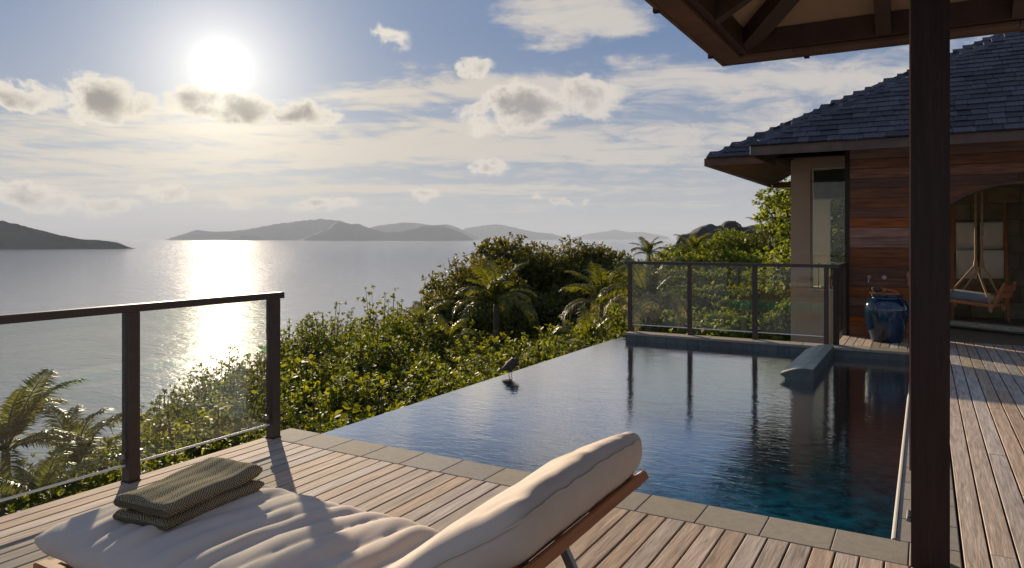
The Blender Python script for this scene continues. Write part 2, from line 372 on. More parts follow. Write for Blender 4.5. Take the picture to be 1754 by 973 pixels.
M_dryfrond = leafmat('pale_palm_leaflet', (0.16, 0.15, 0.085), (0.30, 0.28, 0.17), 0.3, (1.5, 1.4, 0.9))
M_bird = simple('heron_feather', (0.085, 0.066, 0.056), 0.8, 0.3, 40, 0.3, 120, (1, 3, 1), 0.2)
M_birdleg = simple('heron_leg', (0.16, 0.10, 0.04), 0.6, 0.1, 30, 0, 50)
M_ship = simple('ship_grey', (0.09, 0.095, 0.10), 0.6, 0.1, 0.1, 0, 50)

# ------------------------------------------------------------------ sea, terrain, islands
SEA = -43.5
def build_sea():
    m, nt, b, out = material('sea_water'); N = nt.nodes; L = nt.links
    b.inputs['Base Color'].default_value = (0.34, 0.35, 0.365, 1); b.inputs['Roughness'].default_value = 0.08; b.inputs['IOR'].default_value = 1.55
    tc = N.new('ShaderNodeTexCoord'); prev = None
    # the water off the shore is sheltered; wind roughens it farther out in the bay
    vl = N.new('ShaderNodeVectorMath'); vl.operation = 'LENGTH'; L.new(tc.outputs['Object'], vl.inputs[0])
    wind = N.new('ShaderNodeMapRange'); wind.interpolation_type = 'SMOOTHSTEP'; L.new(vl.outputs['Value'], wind.inputs[0])
    wind.inputs[1].default_value = 300; wind.inputs[2].default_value = 1900; wind.inputs[3].default_value = 0.52; wind.inputs[4].default_value = 2.2
    for (sx, sy, rot, scale, dist, st) in ((1, 1.7, TH, 0.02, 3.0, 0.5), (1, 2.0, TH + 0.25, 0.13, 0.75, 0.8), (1, 1.8, TH - 0.2, 0.55, 0.24, 0.9), (1, 1.4, TH, 2.0, 0.07, 0.9)):
        mp = N.new('ShaderNodeMapping'); mp.inputs['Scale'].default_value = (sx, sy, 1); mp.inputs['Rotation'].default_value = (0, 0, -rot)
        L.new(tc.outputs['Object'], mp.inputs[0])
        n = N.new('ShaderNodeTexNoise'); n.inputs['Scale'].default_value = scale; n.inputs['Detail'].default_value = 4; n.inputs['Distortion'].default_value = 0.4
        L.new(mp.outputs[0], n.inputs['Vector'])
        bp = N.new('ShaderNodeBump'); bp.inputs['Distance'].default_value = dist
        ws = N.new('ShaderNodeMath'); ws.operation = 'MULTIPLY'; L.new(wind.outputs[0], ws.inputs[0]); ws.inputs[1].default_value = st; L.new(ws.outputs[0], bp.inputs['Strength'])
        L.new(n.outputs[0], bp.inputs['Height'])
        if prev: L.new(prev.outputs[0], bp.inputs['Normal'])
        prev = bp
    L.new(prev.outputs[0], b.inputs['Normal'])
    S = 40000
    mb = MB().add([(-S, -S, SEA), (S, -S, SEA), (S, S, SEA), (-S, S, SEA)], [(0, 1, 2, 3)])
    o = new('sea', mb, m); tag(o, 'calm sunlit sea stretching to the horizon', kind='structure')
build_sea()

def terrain_z(X, Y):
    Rr = X * CT + Y * ST; F = Y * CT - X * ST
    d = math.hypot(Rr, F); a = math.atan2(Rr, F)
    t = min(1, max(0, (a + 0.02) / 0.22)); t = t * t * (3 - 2 * t)
    left = -3.2 - 0.335 * max(0, d - 6.5)
    right = -3.2 + 0.020 * min(max(0, d - 8), 45) + min(1.0, max(0, (a - 0.2) / 0.3)) * 0.055 * min(max(0, d - 14), 45) - 0.55 * max(0, d - 62)
    z = left * (1 - t) + right * t
    z += 0.5 * mn.noise(Vector((X * 0.15, Y * 0.15, 0.3))) * min(1, d / 12)
    return max(z, SEA - 0.8)
def build_terrain():
    NA, NR = 140, 60
    def P(i, j):
        a = 2 * math.pi * i / (NA - 1); r = 0.5 + 230 * (j / (NR - 1)) ** 2.0
        X, Y = r * math.sin(a), r * math.cos(a)
        return (X, Y, terrain_z(X, Y))
    o = new('hillside_ground', MB().grid(P, NA, NR), M_soil, smooth=True)
    tag(o, 'overgrown slope falling from the terrace to the sea', kind='structure')
build_terrain()

def build_island(prof, F0, label, seed, depth=2.6):
    xs = [p[0] for p in prof]; ys = [p[1] for p in prof]
    n = 110; rows = 9
    def H(x):
        y = np.interp(x, xs, ys); h = (HY - y) / FPX * F0 + CAMH - SEA
        return max(h, 0.0)
    hs = []
    for i in range(n):
        x = xs[0] + (xs[-1] - xs[0]) * i / (n - 1)
        h = H(x) * (1 + 0.045 * mn.noise(Vector((x * 0.09, seed, 0))) + 0.03 * mn.noise(Vector((x * 0.45, seed, 3)))); hs.append(h)
    hm = max(hs)
    def P(i, j):
        x = xs[0] + (xs[-1] - xs[0]) * i / (n - 1); r = (x - CX) / FPX * F0
        t = (j - 5) / 5.0 if j <= 5 else (j - 5) / 3.0          # -1 front shore, 0 ridge, 1 back shore
        k = (1 - abs(t)) ** 1.25
        wob = 1 + (0.5 * mn.noise(Vector((x * 0.10, j * 0.5, seed))) + 0.25 * mn.noise(Vector((x * 0.35, j * 0.9, seed)))) * (1 if 0 < abs(t) < 1 else 0)
        z = SEA - 2 + (hs[i] + 2) * min(k * wob, 0.97 if abs(t) > 0 else 1.0)
        F = F0 + t * (0.35 * hm + depth * hs[i] * 0.6)
        return (r * CT - F * ST, F * CT + r * ST, z)
    o = new('island', MB().grid(P, n, rows), M_island, smooth=True)
    tag(o, label, 'island', kind='structure')
build_island([(-160, 362), (-60, 368), (0, 378), (25, 383), (60, 392), (100, 402), (140, 410), (170, 411), (200, 415), (218, 422), (232, 426)], 3050, 'dark wooded headland at the left edge, nearest of the islands', 1, 1.0)
build_island([(284, 410), (310, 402), (335, 394), (370, 397), (400, 396), (440, 390), (470, 384), (510, 379), (545, 375), (575, 377), (620, 388), (660, 409)], 17000, 'long hazy island under the sun', 2)
build_island([(393, 411), (410, 405), (425, 402), (440, 404), (456, 411)], 14800, 'tiny islet in front of the long hazy island', 3)
build_island([(513, 411), (540, 401), (560, 391), (580, 380), (600, 384), (612, 383), (630, 390), (660, 398), (690, 396), (710, 391), (735, 385), (760, 387), (790, 398), (812, 411)], 14000, 'two-humped island in the middle of the horizon', 4)
build_island([(590, 408), (640, 388), (665, 384), (690, 381), (715, 382), (740, 386), (765, 384), (785, 390), (820, 408)], 19500, 'pale island behind the two-humped island', 5)
build_island([(770, 405), (800, 390), (830, 386), (850, 384), (870, 387), (890, 392), (920, 398), (945, 400), (968, 407)], 23000, 'pale sloping island right of the two-humped island', 6)
build_island([(980, 407), (1010, 400), (1040, 396), (1055, 393), (1075, 398), (1100, 397), (1120, 401), (1145, 406)], 28000, 'faintest island, farthest right on the horizon', 7)

def build_ship():
    c = from_px(850, 413.6, 9000); c.z = SEA
    root = empty('ship', c, 'small grey ship far out on the bay', 'ship')
    d = Vector((CT, ST, 0)); s = Vector((-ST, CT, 0))
    def pt(a, b, z): return c + d * a + s * b + Vector((0, 0, z))
    hull = MB(); hull.add([pt(-55, -6, -1), pt(45, -6, -1), pt(58, 0, -1), pt(45, 6, -1), pt(-55, 6, -1), pt(-58, -8, 9), pt(48, -8, 9), pt(68, 0, 11), pt(48, 8, 9), pt(-58, 8, 9)],
        [(4, 3, 2, 1, 0), (5, 6, 7, 8, 9), (0, 1, 6, 5), (1, 2, 7, 6), (2, 3, 8, 7), (3, 4, 9, 8), (4, 0, 5, 9)])
    new('hull', hull, M_ship, root)
    def blk(a0, a1, b, z0, z1): return [pt(a0, -b, z0), pt(a1, -b, z0), pt(a1, b, z0), pt(a0, b, z0), pt(a0 + 2, -b, z1), pt(a1 - 3, -b, z1), pt(a1 - 3, b, z1), pt(a0 + 2, b, z1)]
    q = [(3,2,1,0),(4,5,6,7),(0,1,5,4),(1,2,6,5),(2,3,7,6),(3,0,4,7)]
    new('superstructure', MB().add(blk(-30, 25, 6, 9, 18), q).add(blk(-12, 15, 5, 18, 26), q), M_ship, root)
    new('mast', MB().tube([pt(2, 0, 26), pt(0, 0, 42)], [1.6, 0.8], 6), M_ship, root)
build_ship()

# ------------------------------------------------------------------ deck
LX, COP_Y0, COP_Y1 = -4.17, 3.63, 3.91
WALL_Y = 10.43; WATER = -0.12; HOUSE_Y = 11.82; EDGE_X = -4.06; RC0, RC1 = -0.125, 0.14
def build_deck():
    base = MB()
    base.box((LX + 0.03, -3, -0.50), (RC1, COP_Y0 - 0.01, -0.06)); base.box((RC1 + 0.002, -3, -0.50), (6.0, HOUSE_Y, -0.06))
    base.box((-1.08, WALL_Y + 0.26, -0.50), (RC1, HOUSE_Y, -0.061))
    deck = new('wooden_deck', base, M_black); tag(deck, 'weathered timber deck around the pool', kind='structure')
    cache = {}
    def board(x0, w, y0, y1):
        ln = round(y1 - y0, 3); key = (round(w, 4), ln)
        if key not in cache: cache[key] = mesh_of('deck_board', MB().box((0, 0, -0.028), (w, ln, 0), 0.0025), M_deck)
        o = inst('deck_board', cache[key], deck, (x0, y0, rng.uniform(-0.0012, 0.0012)))
        return o
    g = 0.0095; p = 0.1004; x = LX
    while x < RC1 - 0.02:
        j = rng.choice([None, rng.uniform(-0.8, 2.6)])
        if j: board(x, p - g, -2.6, j - 0.002); board(x, p - g, j + 0.002, COP_Y0 - 0.006)
        else: board(x, p - g, -2.6, COP_Y0 - 0.006)
        x += p
    p = 0.1078; x = RC1 + 0.012; i = 0
    while x < 3.6:
        ys = [-2.6]; y = rng.uniform(-1.5, 2.5)
        while y < HOUSE_Y - 0.5: ys.append(y); y += rng.choice([2.4, 3.2, 3.9])
        ys.append(HOUSE_Y - 0.01)
        for a, b in zip(ys[:-1], ys[1:]): board(x, p - g, a + 0.002, b - 0.002)
        x += p
    x = -1.06
    while x < RC1 - 0.05:
        board(x, p - g, WALL_Y + 0.27, HOUSE_Y - 0.015); x += p
build_deck()

# ------------------------------------------------------------------ pool
def build_pool():
    FLOOR = -1.25
    b = MB()
    b.add([(EDGE_X, COP_Y1, FLOOR), (RC0, COP_Y1, FLOOR), (RC0, WALL_Y, FLOOR), (EDGE_X, WALL_Y, FLOOR)], [(0, 1, 2, 3)])
    b.box((EDGE_X - 0.02, COP_Y1 - 0.12, -1.6), (RC0 + 0.02, COP_Y1, -0.034))
    b.box((RC0, COP_Y1, -1.6), (RC0 + 0.2, WALL_Y, -0.034))
    pool = new('swimming_pool', b, M_basin); tag(pool, 'dark tiled infinity pool beside the deck', kind='structure')
    new('far_wall', MB().box((-3.978, WALL_Y + 0.002, -3.6), (RC0 + 0.2, WALL_Y + 0.24, -0.036)), M_tile, pool)
    # overflow wall at the infinity edge
    new('overflow_wall', MB().box((EDGE_X - 0.14, COP_Y0, -3.6), (EDGE_X, WALL_Y + 0.3, WATER - 0.004), 0.01), M_tile, pool)
    w = MB().add([(EDGE_X - 0.142, COP_Y1, WATER), (RC0 + 0.01, COP_Y1, WATER), (RC0 + 0.01, WALL_Y, WATER), (EDGE_X - 0.142, WALL_Y, WATER)], [(0, 1, 2, 3)])
    wm = watermat('pool_water', (0.60, 0.86, 0.92), ((1, 1.8, -TH, 1.6, 0.008, 0.3), (1, 2.6, -TH + 0.3, 7.0, 0.0032, 0.5), (1, 2.4, -TH - 0.3, 20.0, 0.0013, 0.55)), ior=2.1)
    wo = new('pool_water', w, wm); tag(wo, 'rippled blue pool water', kind='structure')
    # coping slabs
    P = 0.3185; G = 0.003
    x = -4.205
    first = mesh_of('coping_slab', MB().box((0, 0, -0.035), (P - G, COP_Y1 - COP_Y0, 0), 0.004), M_cop)
    while x < RC0 - 0.1:
        inst('coping_slab', first, pool, (x, COP_Y0, 0.0)); x += P
    x_end = x
    new('coping_slab', MB().box((x_end, COP_Y0, -0.035), (RC1, COP_Y1 - G, 0), 0.004), M_cop, pool)
    side = mesh_of('coping_slab', MB().box((RC0, 0, -0.035), (RC1, P - G, 0), 0.004), M_cop)
    y = COP_Y1
    while y < WALL_Y - 0.02:
        o = inst('coping_slab', side, pool, (0, y, 0.0)); y += P
    # bullnose along the right inner edge, its colour paled to read as sunlit
    lip = MB(); n = 5; pr = [(RC0 - 0.018, -0.070), (RC0 - 0.020, -0.02), (RC0 - 0.015, 0.002), (RC0 - 0.008, 0.006), (RC0 - 0.0005, 0.006), (RC0 - 0.0005, -0.07)]
    y0, y1 = COP_Y1 + 0.003, WALL_Y - 0.004
    lip.add([(a, y0, c) for a, c in pr] + [(a, y1, c) for a, c in pr], [(i, i + 6, (i + 1) % 6 + 6, (i + 1) % 6) for i in range(6)] + [tuple(range(6)), tuple(range(11, 5, -1))])
    new('edge_lip', lip, simple('sunlit_edge_stone', (0.42, 0.39, 0.34), 0.6, 0.08, 20, 0.1, 60), pool)
    # far wall: tile course above the water, slab on top
    wx0 = -3.98
    tw = 0.158
    tile = mesh_of('wall_tile', MB().bar((0, 0.011, 0), (0, -0.008, 0), tw - 0.004, 0.125, c=0.003), M_tile)
    x = wx0
    while x < RC0 + 0.1:
        inst('wall_tile', tile, pool, (x + tw / 2, WALL_Y, -0.10)); x += tw
    x = wx0 - 0.02; k = 0.635
    while x < RC1 - 0.02:
        x1 = min(x + k, RC1)
        new('wall_cap', MB().box((x, WALL_Y - 0.018, -0.033), (x1 - 0.003, WALL_Y + 0.255, 0.0), 0.004), M_cop, pool); x = x1
    new('wall_end', MB().box((wx0 - 0.012, WALL_Y + 0.0, -0.6), (wx0 - 0.002, WALL_Y + 0.24, -0.036)), M_tile, pool)
build_pool()

def build_headrest():
    x0, x1, y0, y1 = -1.40, -1.055, 8.40, 10.41
    root = empty('pool_headrest', (-1.25, 9.4, WATER), 'arched tiled stone ledge sloping into the water at the far pool wall', 'pool ledge')
    def prof(t): return x0 + (x1 - x0) * t, -0.052 + 0.085 * math.sin(t * math.pi * 0.62)
    n = 8; body = MB(); pts = [prof(i / n) for i in range(n + 1)] + [(x1, -0.5), (x1 - 0.24, -0.5), (x0 + 0.05, -0.085)]
    pts = [(a, z - 0.012) for a, z in pts]
    k = len(pts)
    body.add([(a, y0 + 0.006, z) for a, z in pts] + [(a, y1, z) for a, z in pts], [(i, (i + 1) % k, (i + 1) % k + k, i + k) for i in range(k)] + [tuple(range(k - 1, -1, -1)), tuple(range(k, 2 * k))])
    new('body', body, M_tile, root)
    rows = [(8.40, 8.74), (8.76, 9.28), (9.30, 9.82), (9.84, 10.40)]
    for (a, b) in rows:
        for c in range(4):
            q = MB(); t0, t1 = c / 4 + 0.004, (c + 1) / 4 - 0.004
            s = [prof(t0 + (t1 - t0) * i / 3) for i in range(4)]
            vs = [(x, a, z) for x, z in s] + [(x, b, z) for x, z in s] + [(x, a, z - 0.012) for x, z in s] + [(x, b, z - 0.012) for x, z in s]
            f = [(i, i + 1, i + 5, i + 4) for i in range(3)] + [(8, 0, 4, 12), (3, 11, 15, 7)] + [(i + 8, i + 9, i + 1, i) for i in range(3)] + [(i + 4, i + 5, i + 13, i + 12) for i in range(3)]
            new('tile', q.add(vs, f), M_tilelight, root, loc=(s[1][0], (a + b) / 2, s[1][1]))
build_headrest()

# ------------------------------------------------------------------ railings
def railing(name, label, posts, axis, fixed, z0, ztop, start, end, pw=0.07, corner=None):
    def P(t, z, off=0.0): return (fixed + off, t, z) if axis == 'y' else (t, fixed + off, z)
    root = empty(name, P(posts[0], z0), label, 'railing', None)
    ax = (0, 1, 0) if axis == 'y' else (1, 0, 0)
    for t in posts:
        pb = MB().box(tuple(a - pw / 2 if i < 2 else z0 for i, a in enumerate(P(t, z0))), tuple(a + pw / 2 if i < 2 else ztop - 0.045 for i, a in enumerate(P(t, 0))), 0.004)
        po = new('post', pb, M_rail, root)
        new('base_plate', MB().box(tuple(a - pw / 2 - 0.004 if i < 2 else z0 for i, a in enumerate(P(t, 0))), tuple(a + pw / 2 + 0.004 if i < 2 else z0 + 0.008 for i, a in enumerate(P(t, 0))), 0.002), M_black, po)
    new('top_rail', MB().bar(P(start, ztop - 0.0225), P(end, ztop - 0.0225), 0.068, 0.045, c=0.007), M_rail, root)
    for a, b in zip(posts[:-1], posts[1:]):
        lo, hi = a + pw / 2 + 0.003, b - pw / 2 - 0.003
        g = new('glass_pane', MB().bar(P(lo, (z0 + 0.108 + ztop - 0.046) / 2), P(hi, (z0 + 0.108 + ztop - 0.046) / 2), 0.010, ztop - 0.046 - z0 - 0.108), M_glass, root)
        new('lit_polished_edge', MB().bar(P(lo, z0 + 0.102), P(hi, z0 + 0.102), 0.012, 0.011), M_edge, g)
        for t in (lo + 0.02, hi - 0.02):
            new('clip', MB().bar(P(t - 0.012, z0 + 0.16), P(t + 0.012, z0 + 0.16), 0.022, 0.03), M_metal, g)
    return root
railing('glass_railing', 'dark timber glass railing at the seaward deck edge beside the lounger', [-0.65, 0.43, 1.50, 2.58, 3.66], 'y', -4.115, 0.0, 1.055, -1.2, 3.735)
rr = railing('glass_railing', 'dark timber glass railing on the far pool wall', [-4.00, -3.06, -2.12, -1.17], 'x', 10.66, 0.0, 1.09, -4.09, -1.03, 0.062)
def far_return():
    root = rr
    new('post', MB().box((-1.085, 10.62, 0), (-1.015, 10.70, 1.045), 0.004), M_darkwood, root)
    new('top_rail', MB().bar((-1.05, 10.628, 1.0675), (-1.05, 11.80, 1.0675), 0.068, 0.045, c=0.007), M_rail, root)
    new('glass_pane', MB().bar((-1.05, 10.71, 0.58), (-1.05, 11.74, 0.58), 0.010, 0.92), M_glass, root)
    new('post', MB().box((-1.08, 11.75, 0), (-1.02, 11.80, 1.045), 0.004), M_rail, root)
far_return()

# ------------------------------------------------------------------ near pavilion
def build_pavilion():
    pv = empty('pavilion', (0.02, 3.70, 0), 'open timber pavilion with dark post and tan boarded ceiling', 'pavilion')
    px0, px1, py0, py1 = -0.055, 0.092, 3.615, 3.755
    post = new('post', MB().box((px0, py0, 0.002), (px1, py1, 3.25), 0.006), M_darkwood, pv)
    new('lit_chamfer_strip', MB().box((px0 - 0.007, py0 + 0.02, 0.42), (px0 - 0.0005, py0 + 0.05, 3.0), 0.002), simple('sunlit_post_edge', (0.30, 0.19, 0.15), 0.5, 0.1, 10), post)  # lighter colour paints the light falling on the post's left edge
    new('cable_cover', MB().box((px0 + 0.02, py1 + 0.0005, 0.3), (px1 - 0.02, py1 + 0.01, 2.6)), M_darkwood, post)
    cx, cy, ze, p = -1.10, 4.62, 2.55, 0.58       # eave corner
    XR, YB = 4.6, -1.6                             # roof goes on right and behind the camera
    roof = MB()
    # ceiling planes: left slope (rises with +x), front slope (rises with -y); ridge where they meet 2.2 m in
    D = 2.85; zr = ze + 0.055
    A, B = (cx, cy, zr), (cx + D, cy - D, zr + p * D)
    th = 0.06
    def slab(pts, mat, name):
        k = len(pts); vs = list(pts) + [(a, b, c + th) for a, b, c in pts]
        return new(name, MB().add(vs, [tuple(range(k)), tuple(range(2 * k - 1, k - 1, -1))] + [(i, i + k, (i + 1) % k + k, (i + 1) % k) for i in range(k)]), mat, pv)
    slab([A, B, (cx + D, cy - 2 * D - 0.5, zr + p * D), (cx, cy - 2 * D - 0.5, zr)], M_ceil, 'ceiling_slope')
    slab([A, (XR, cy, zr), (XR, cy - D, zr + p * D), B], M_ceil, 'ceiling_slope')
    slab([B, (XR, cy - D, zr + p * D), (XR, cy - 2 * D - 0.5, zr + p * D), (cx + D, cy - 2 * D - 0.5, zr + p * D)], M_ceil, 'ceiling_flat')
    yb = cy - 2 * D - 0.5
    # eave boards (0.12 wide soffit strip + fascia) with joints
    def strip(x0, y0, x1, y1, name):
        new(name, MB().box((x0, y0, ze), (x1, y1, ze + 0.022), 0.003), M_fascia, pv, loc=((x0 + x1) / 2, (y0 + y1) / 2, ze))
    y = cy - 0.122; L = [0.62, 1.25, 1.3, 1.4, 1.6]
    strip(cx, cy - 0.12, cx + 0.42, cy, 'eave_board'); x = cx + 0.423
    for l in (1.1, 1.3, 1.5, 1.3):
        strip(x, cy - 0.12, x + l, cy, 'eave_board'); x += l + 0.003
    for l in L:
        strip(cx, y - l, cx + 0.12, y, 'eave_board'); y -= l + 0.003
    # inner trimmer beams
    new('trimmer_beam', MB().box((cx + 0.115, yb, ze + 0.024), (cx + 0.165, cy - 0.115, ze + 0.145)), M_rafter, pv)
    new('trimmer_beam', MB().box((cx + 0.166, cy - 0.165, ze + 0.024), (XR, cy - 0.115, ze + 0.145)), M_rafter, pv)
    new('fascia', MB().box((cx - 0.022, yb, ze - 0.004), (cx - 0.0005, cy, ze + 0.26)), M_fascia, pv)
    new('fascia', MB().box((cx - 0.022, cy + 0.0005, ze - 0.004), (XR, cy + 0.022, ze + 0.26)), M_fascia, pv)
    # brackets of the gutter, seen as small stubs
    for (bx, by) in ((cx - 0.025, 3.35), (cx - 0.025, 4.36), (-0.62, cy + 0.025), (0.05, cy + 0.025)):
        new('gutter_bracket', MB().box((bx - 0.014, by - 0.014, ze - 0.012), (bx + 0.014, by + 0.014, ze + 0.05)), M_black, pv)
    # rafters
    rh = 0.115
    def rafter(p0, p1, w=0.075, name='rafter'):
        off = Vector((0, 0, -rh * 0.52)); new(name, MB().bar(Vector(p0) + off, Vector(p1) + off, w, rh), M_rafter, pv)
    e = 0.13
    rafter((cx + e, cy - e, zr + p * e), (cx + D, cy - D, zr + p * D), 0.11, 'hip_rafter')
    for yy in (cy - 0.85, cy - 1.8, cy - 2.7):
        t = cy - yy; rafter((cx + e, yy, zr + p * e), (cx + min(t, D) - 0.06, yy, zr + p * (min(t, D) - 0.06)))
    for xx in (cx + 0.90, cx + 1.52, cx + 2.4, cx + 3.65, cx + 4.5):
        t = xx - cx; m_ = min(t, D) - 0.06
        rafter((xx, cy - e, zr + p * e), (xx, cy - m_, zr + p * m_))
    # ring beam carried by the post
    new('ring_beam', MB().box((px0 + 0.02, yb, 3.10), (px1 - 0.02, py0 - 0.001, 3.28)), M_rafter, pv)
    new('ring_beam', MB().box((px1 + 0.001, py0 + 0.02, 3.10), (XR, py1 - 0.02, 3.28)), M_rafter, pv)
    # outer roof covering (hides the sky from above)
    o = 0.10
    new('roof_cover', MB().add([(cx, cy, zr + th + 0.02), (cx + D, cy - D, zr + p * D + th + 0.02), (cx + D, yb, zr + p * D + th + 0.02), (cx, yb, zr + th + 0.02), (XR, cy, zr + th + 0.02), (XR, cy - D, zr + p * D + th + 0.02), (XR, yb, zr + p * D + th + 0.02)],
        [(3, 2, 1, 0), (0, 1, 5, 4), (1, 2, 6, 5)]), M_shingle, pv)
build_pavilion()
def plate():
    c = Vector((-0.075, 4.27, 0.0)); root = empty('drain_plate', c, 'small metal plate on the coping beside the dark post', 'plate')
    new('frame', MB().box((-0.085, 4.20, 0.0005), (-0.058, 4.34, 0.012), 0.003), M_metal, root)
    new('insert', MB().box((-0.080, 4.215, 0.0122), (-0.063, 4.325, 0.016), 0.002), M_black, root)
plate()

# ------------------------------------------------------------------ house
def build_house():
    h = empty('house', (0.0, 12.5, 0), 'timber villa with grey shingle roof, plank wall and arched doorway', 'house')
    Y = HOUSE_Y
    # --- plank wall with arched opening
    ax, az_, ar, xl, xr = 1.10, 0.83, 1.39, -0.13, 2.33
    def arch_x(z):                                   # left/right limits of the opening at height z
        d2 = ar * ar - (z - az_) ** 2
        if z > az_ + ar: return None
        d = math.sqrt(max(d2, 0)) if z > az_ else ar
        return max(ax - d, xl), min(ax + d, xr)
    pw = MB(); pw.box((-0.985, Y + 0.03, -0.3), (xl - 0.02, Y + 0.12, 3.3)); pw.box((xr + 0.02, Y + 0.03, -0.3), (6, Y + 0.12, 3.3)); pw.box((xl - 0.02, Y + 0.03, 2.3), (xr + 0.02, Y + 0.12, 3.3))
    wall = new('plank_wall', pw, M_black, h)
    ph = 0.146; z = 0.0
    tones = {}
    while z < 3.2:
        z1 = z + ph - 0.005
        def seg(xa, xb, f=None):
            if xb - xa < 0.03: return
            if f is None:
                xx = xa
                while xx < xb - 0.02:
                    x2 = min(xb, xx + (rng.uniform(2.2, 3.6) if xx > 0 else 9))
                    new('plank', MB().bar((xx, Y + 0.012, (z + z1) / 2), (x2 - 0.003, Y + 0.012, (z + z1) / 2), z1 - z, 0.024, up=(0, -1, 0), c=0.003), M_plank, wall, loc=((xx + x2) / 2, Y, z)); xx = x2
            else: new('plank', f, M_plank, wall, loc=((xa + xb) / 2, Y, z))
        a, b = arch_x(z), arch_x(z1)
        if a is None: seg(-0.985, 6.0)
        else:
            n = 4; L_ = []
            ztop = min(z1, az_ + ar - 0.0001)
            zs = [z + (ztop - z) * i / n for i in range(n + 1)]
            lefts = [arch_x(q)[0] for q in zs]; rights = [arch_x(q)[1] for q in zs]
            if ztop < z1:
                zs.append(z1); lefts.append(ax); rights.append(ax)
            for side in (0, 1):
                edge = lefts if side == 0 else rights; far = -0.985 if side == 0 else 6.0
                vs = []; k = len(zs)
                for yv in (Y, Y + 0.024):
                    vs += [(far, yv, q) for q in zs] + [(e_, yv, q) for e_, q in zip(edge, zs)]
                fs = []
                for i in range(k - 1):
                    f1 = (i, i + k, i + k + 1, i + 1); fs += [f1, tuple(reversed([q + 2 * k for q in f1]))]
                    fs += [(i + k, i + 3 * k, i + 3 * k + 1, i + k + 1)]
                fs += [(0, 2 * k, 3 * k, k), (k - 1, 2 * k - 1, 4 * k - 1, 3 * k - 1)]
                seg(far if side == 0 else edge[0], edge[0] if side == 0 else far, MB().add(vs, fs))
        z += ph
    # arch lining and corner board
    lin = MB(); N_ = 28; pts = []
    zz = math.sqrt(ar * ar - (ax - xl) ** 2) + az_
    a0 = math.atan2(zz - az_, xl - ax); a1 = math.atan2(zz - az_, xr - ax)
    for i in range(N_ + 1):
        t = a0 + (a1 - a0) * i / N_; pts.append((ax + ar * math.cos(t), az_ + ar * math.sin(t)))
    pts = [(xl, 0.0)] + pts + [(xr, 0.0)]
    inn = []
    for a, c in pts: 
        d = Vector((ax - a, az_ - c)); d.normalize(); inn.append((a + d.x * 0.035, c + d.y * 0.035 if c > 0.01 else c))
    k = len(pts); vs = [(a, Y - 0.012, c) for a, c in pts] + [(a, Y - 0.012, c) for a, c in inn] + [(a, Y + 0.2, c) for a, c in inn] + [(a, Y + 0.2, c) for a, c in pts]
    fs = []
    for i in range(k - 1): fs += [(i, i + k, i + k + 1, i + 1), (i + k, i + 2 * k, i + 2 * k + 1, i + k + 1), (i, i + 1, i + 3 * k + 1, i + 3 * k)]
    new('arch_lining', lin.add(vs, fs), M_fascia, wall)
    new('corner_board', MB().box((-1.045, Y - 0.02, -0.3), (-0.988, Y + 0.06, 3.25), 0.004), M_darkwood, wall)
    # --- beige bathroom bay set back on the left
    BY = 13.7; bx0, bx1 = -2.10, -0.2; wx0, wz0, wz1 = -1.77, 0.56, 2.70
    bay = MB()
    bay.box((bx0, BY, -4.0), (wx0, BY + 0.16, 3.55)); bay.box((wx0 + 0.001, BY, -4.0), (bx1, BY + 0.16, wz0)); bay.box((wx0 + 0.001, BY, wz1), (bx1, BY + 0.16, 3.55))
    bw = new('plaster_wall', bay, M_plaster, h)
    new('plaster_wall', MB().box((bx0 + 0.001, BY + 0.162, -4.0), (bx0 + 0.16, BY + 0.55, 3.55)), M_plaster, h)
    new('back_wall', MB().box((bx0 + 0.002, BY + 1.9, -4), (-1.66, BY + 2.06, 3.55)), M_palewall, h)
    new('bath_wall', MB().box((-0.42, BY + 0.17, -0.3), (-0.3, BY + 2.0, 0.35)).box((-0.42, BY + 0.17, 2.5), (-0.3, BY + 2.0, 3.5)), M_palewall, h)
    new('bath_floor', MB().box((bx0 + 0.17, BY + 0.17, -0.3), (-0.43, BY + 1.89, 0.02)), M_floor, h)
    new('bath_ceiling', MB().box((bx0 + 0.17, BY + 0.17, 3.0), (-0.43, BY + 1.89, 3.06)), M_palewall, h)
    win = new('window', MB().box((wx0 + 0.002, BY + 0.05, wz0 + 0.001), (wx0 + 0.03, BY + 0.11, wz1 - 0.001)).box((wx0 + 0.031, BY + 0.05, wz1 - 0.03), (bx1, BY + 0.11, wz1 - 0.001)), M_palewall, h)
    new('pane', MB().box((wx0 + 0.032, BY + 0.075, wz0 + 0.002), (bx1 - 0.01, BY + 0.083, wz1 - 0.032)), M_wglass, win)
    new('sill', MB().box((wx0 - 0.02, BY - 0.02, wz0 - 0.035), (bx1, BY + 0.049, wz0 + 0.0)), M_palewall, win)
    new('roller_blind', MB().box((wx0 + 0.04, BY + 0.13, 2.16), (bx1 - 0.02, BY + 0.14, wz1 - 0.04)), simple('grey_green_blind', (0.17, 0.16, 0.11), 0.9, 0.25, 9, 0.1, 60), win)
    new('blind_bar', MB().box((wx0 + 0.04, BY + 0.122, 2.135), (bx1 - 0.02, BY + 0.148, 2.16)), M_palewall, win)
    # --- courtyard behind the arch
    CY = 15.6
    sw = new('stone_wall', MB().box((-0.28, CY + 0.03, -0.3), (6, CY + 0.2, 3.6)), M_black, h)
    zz = 0.0; rw = 0
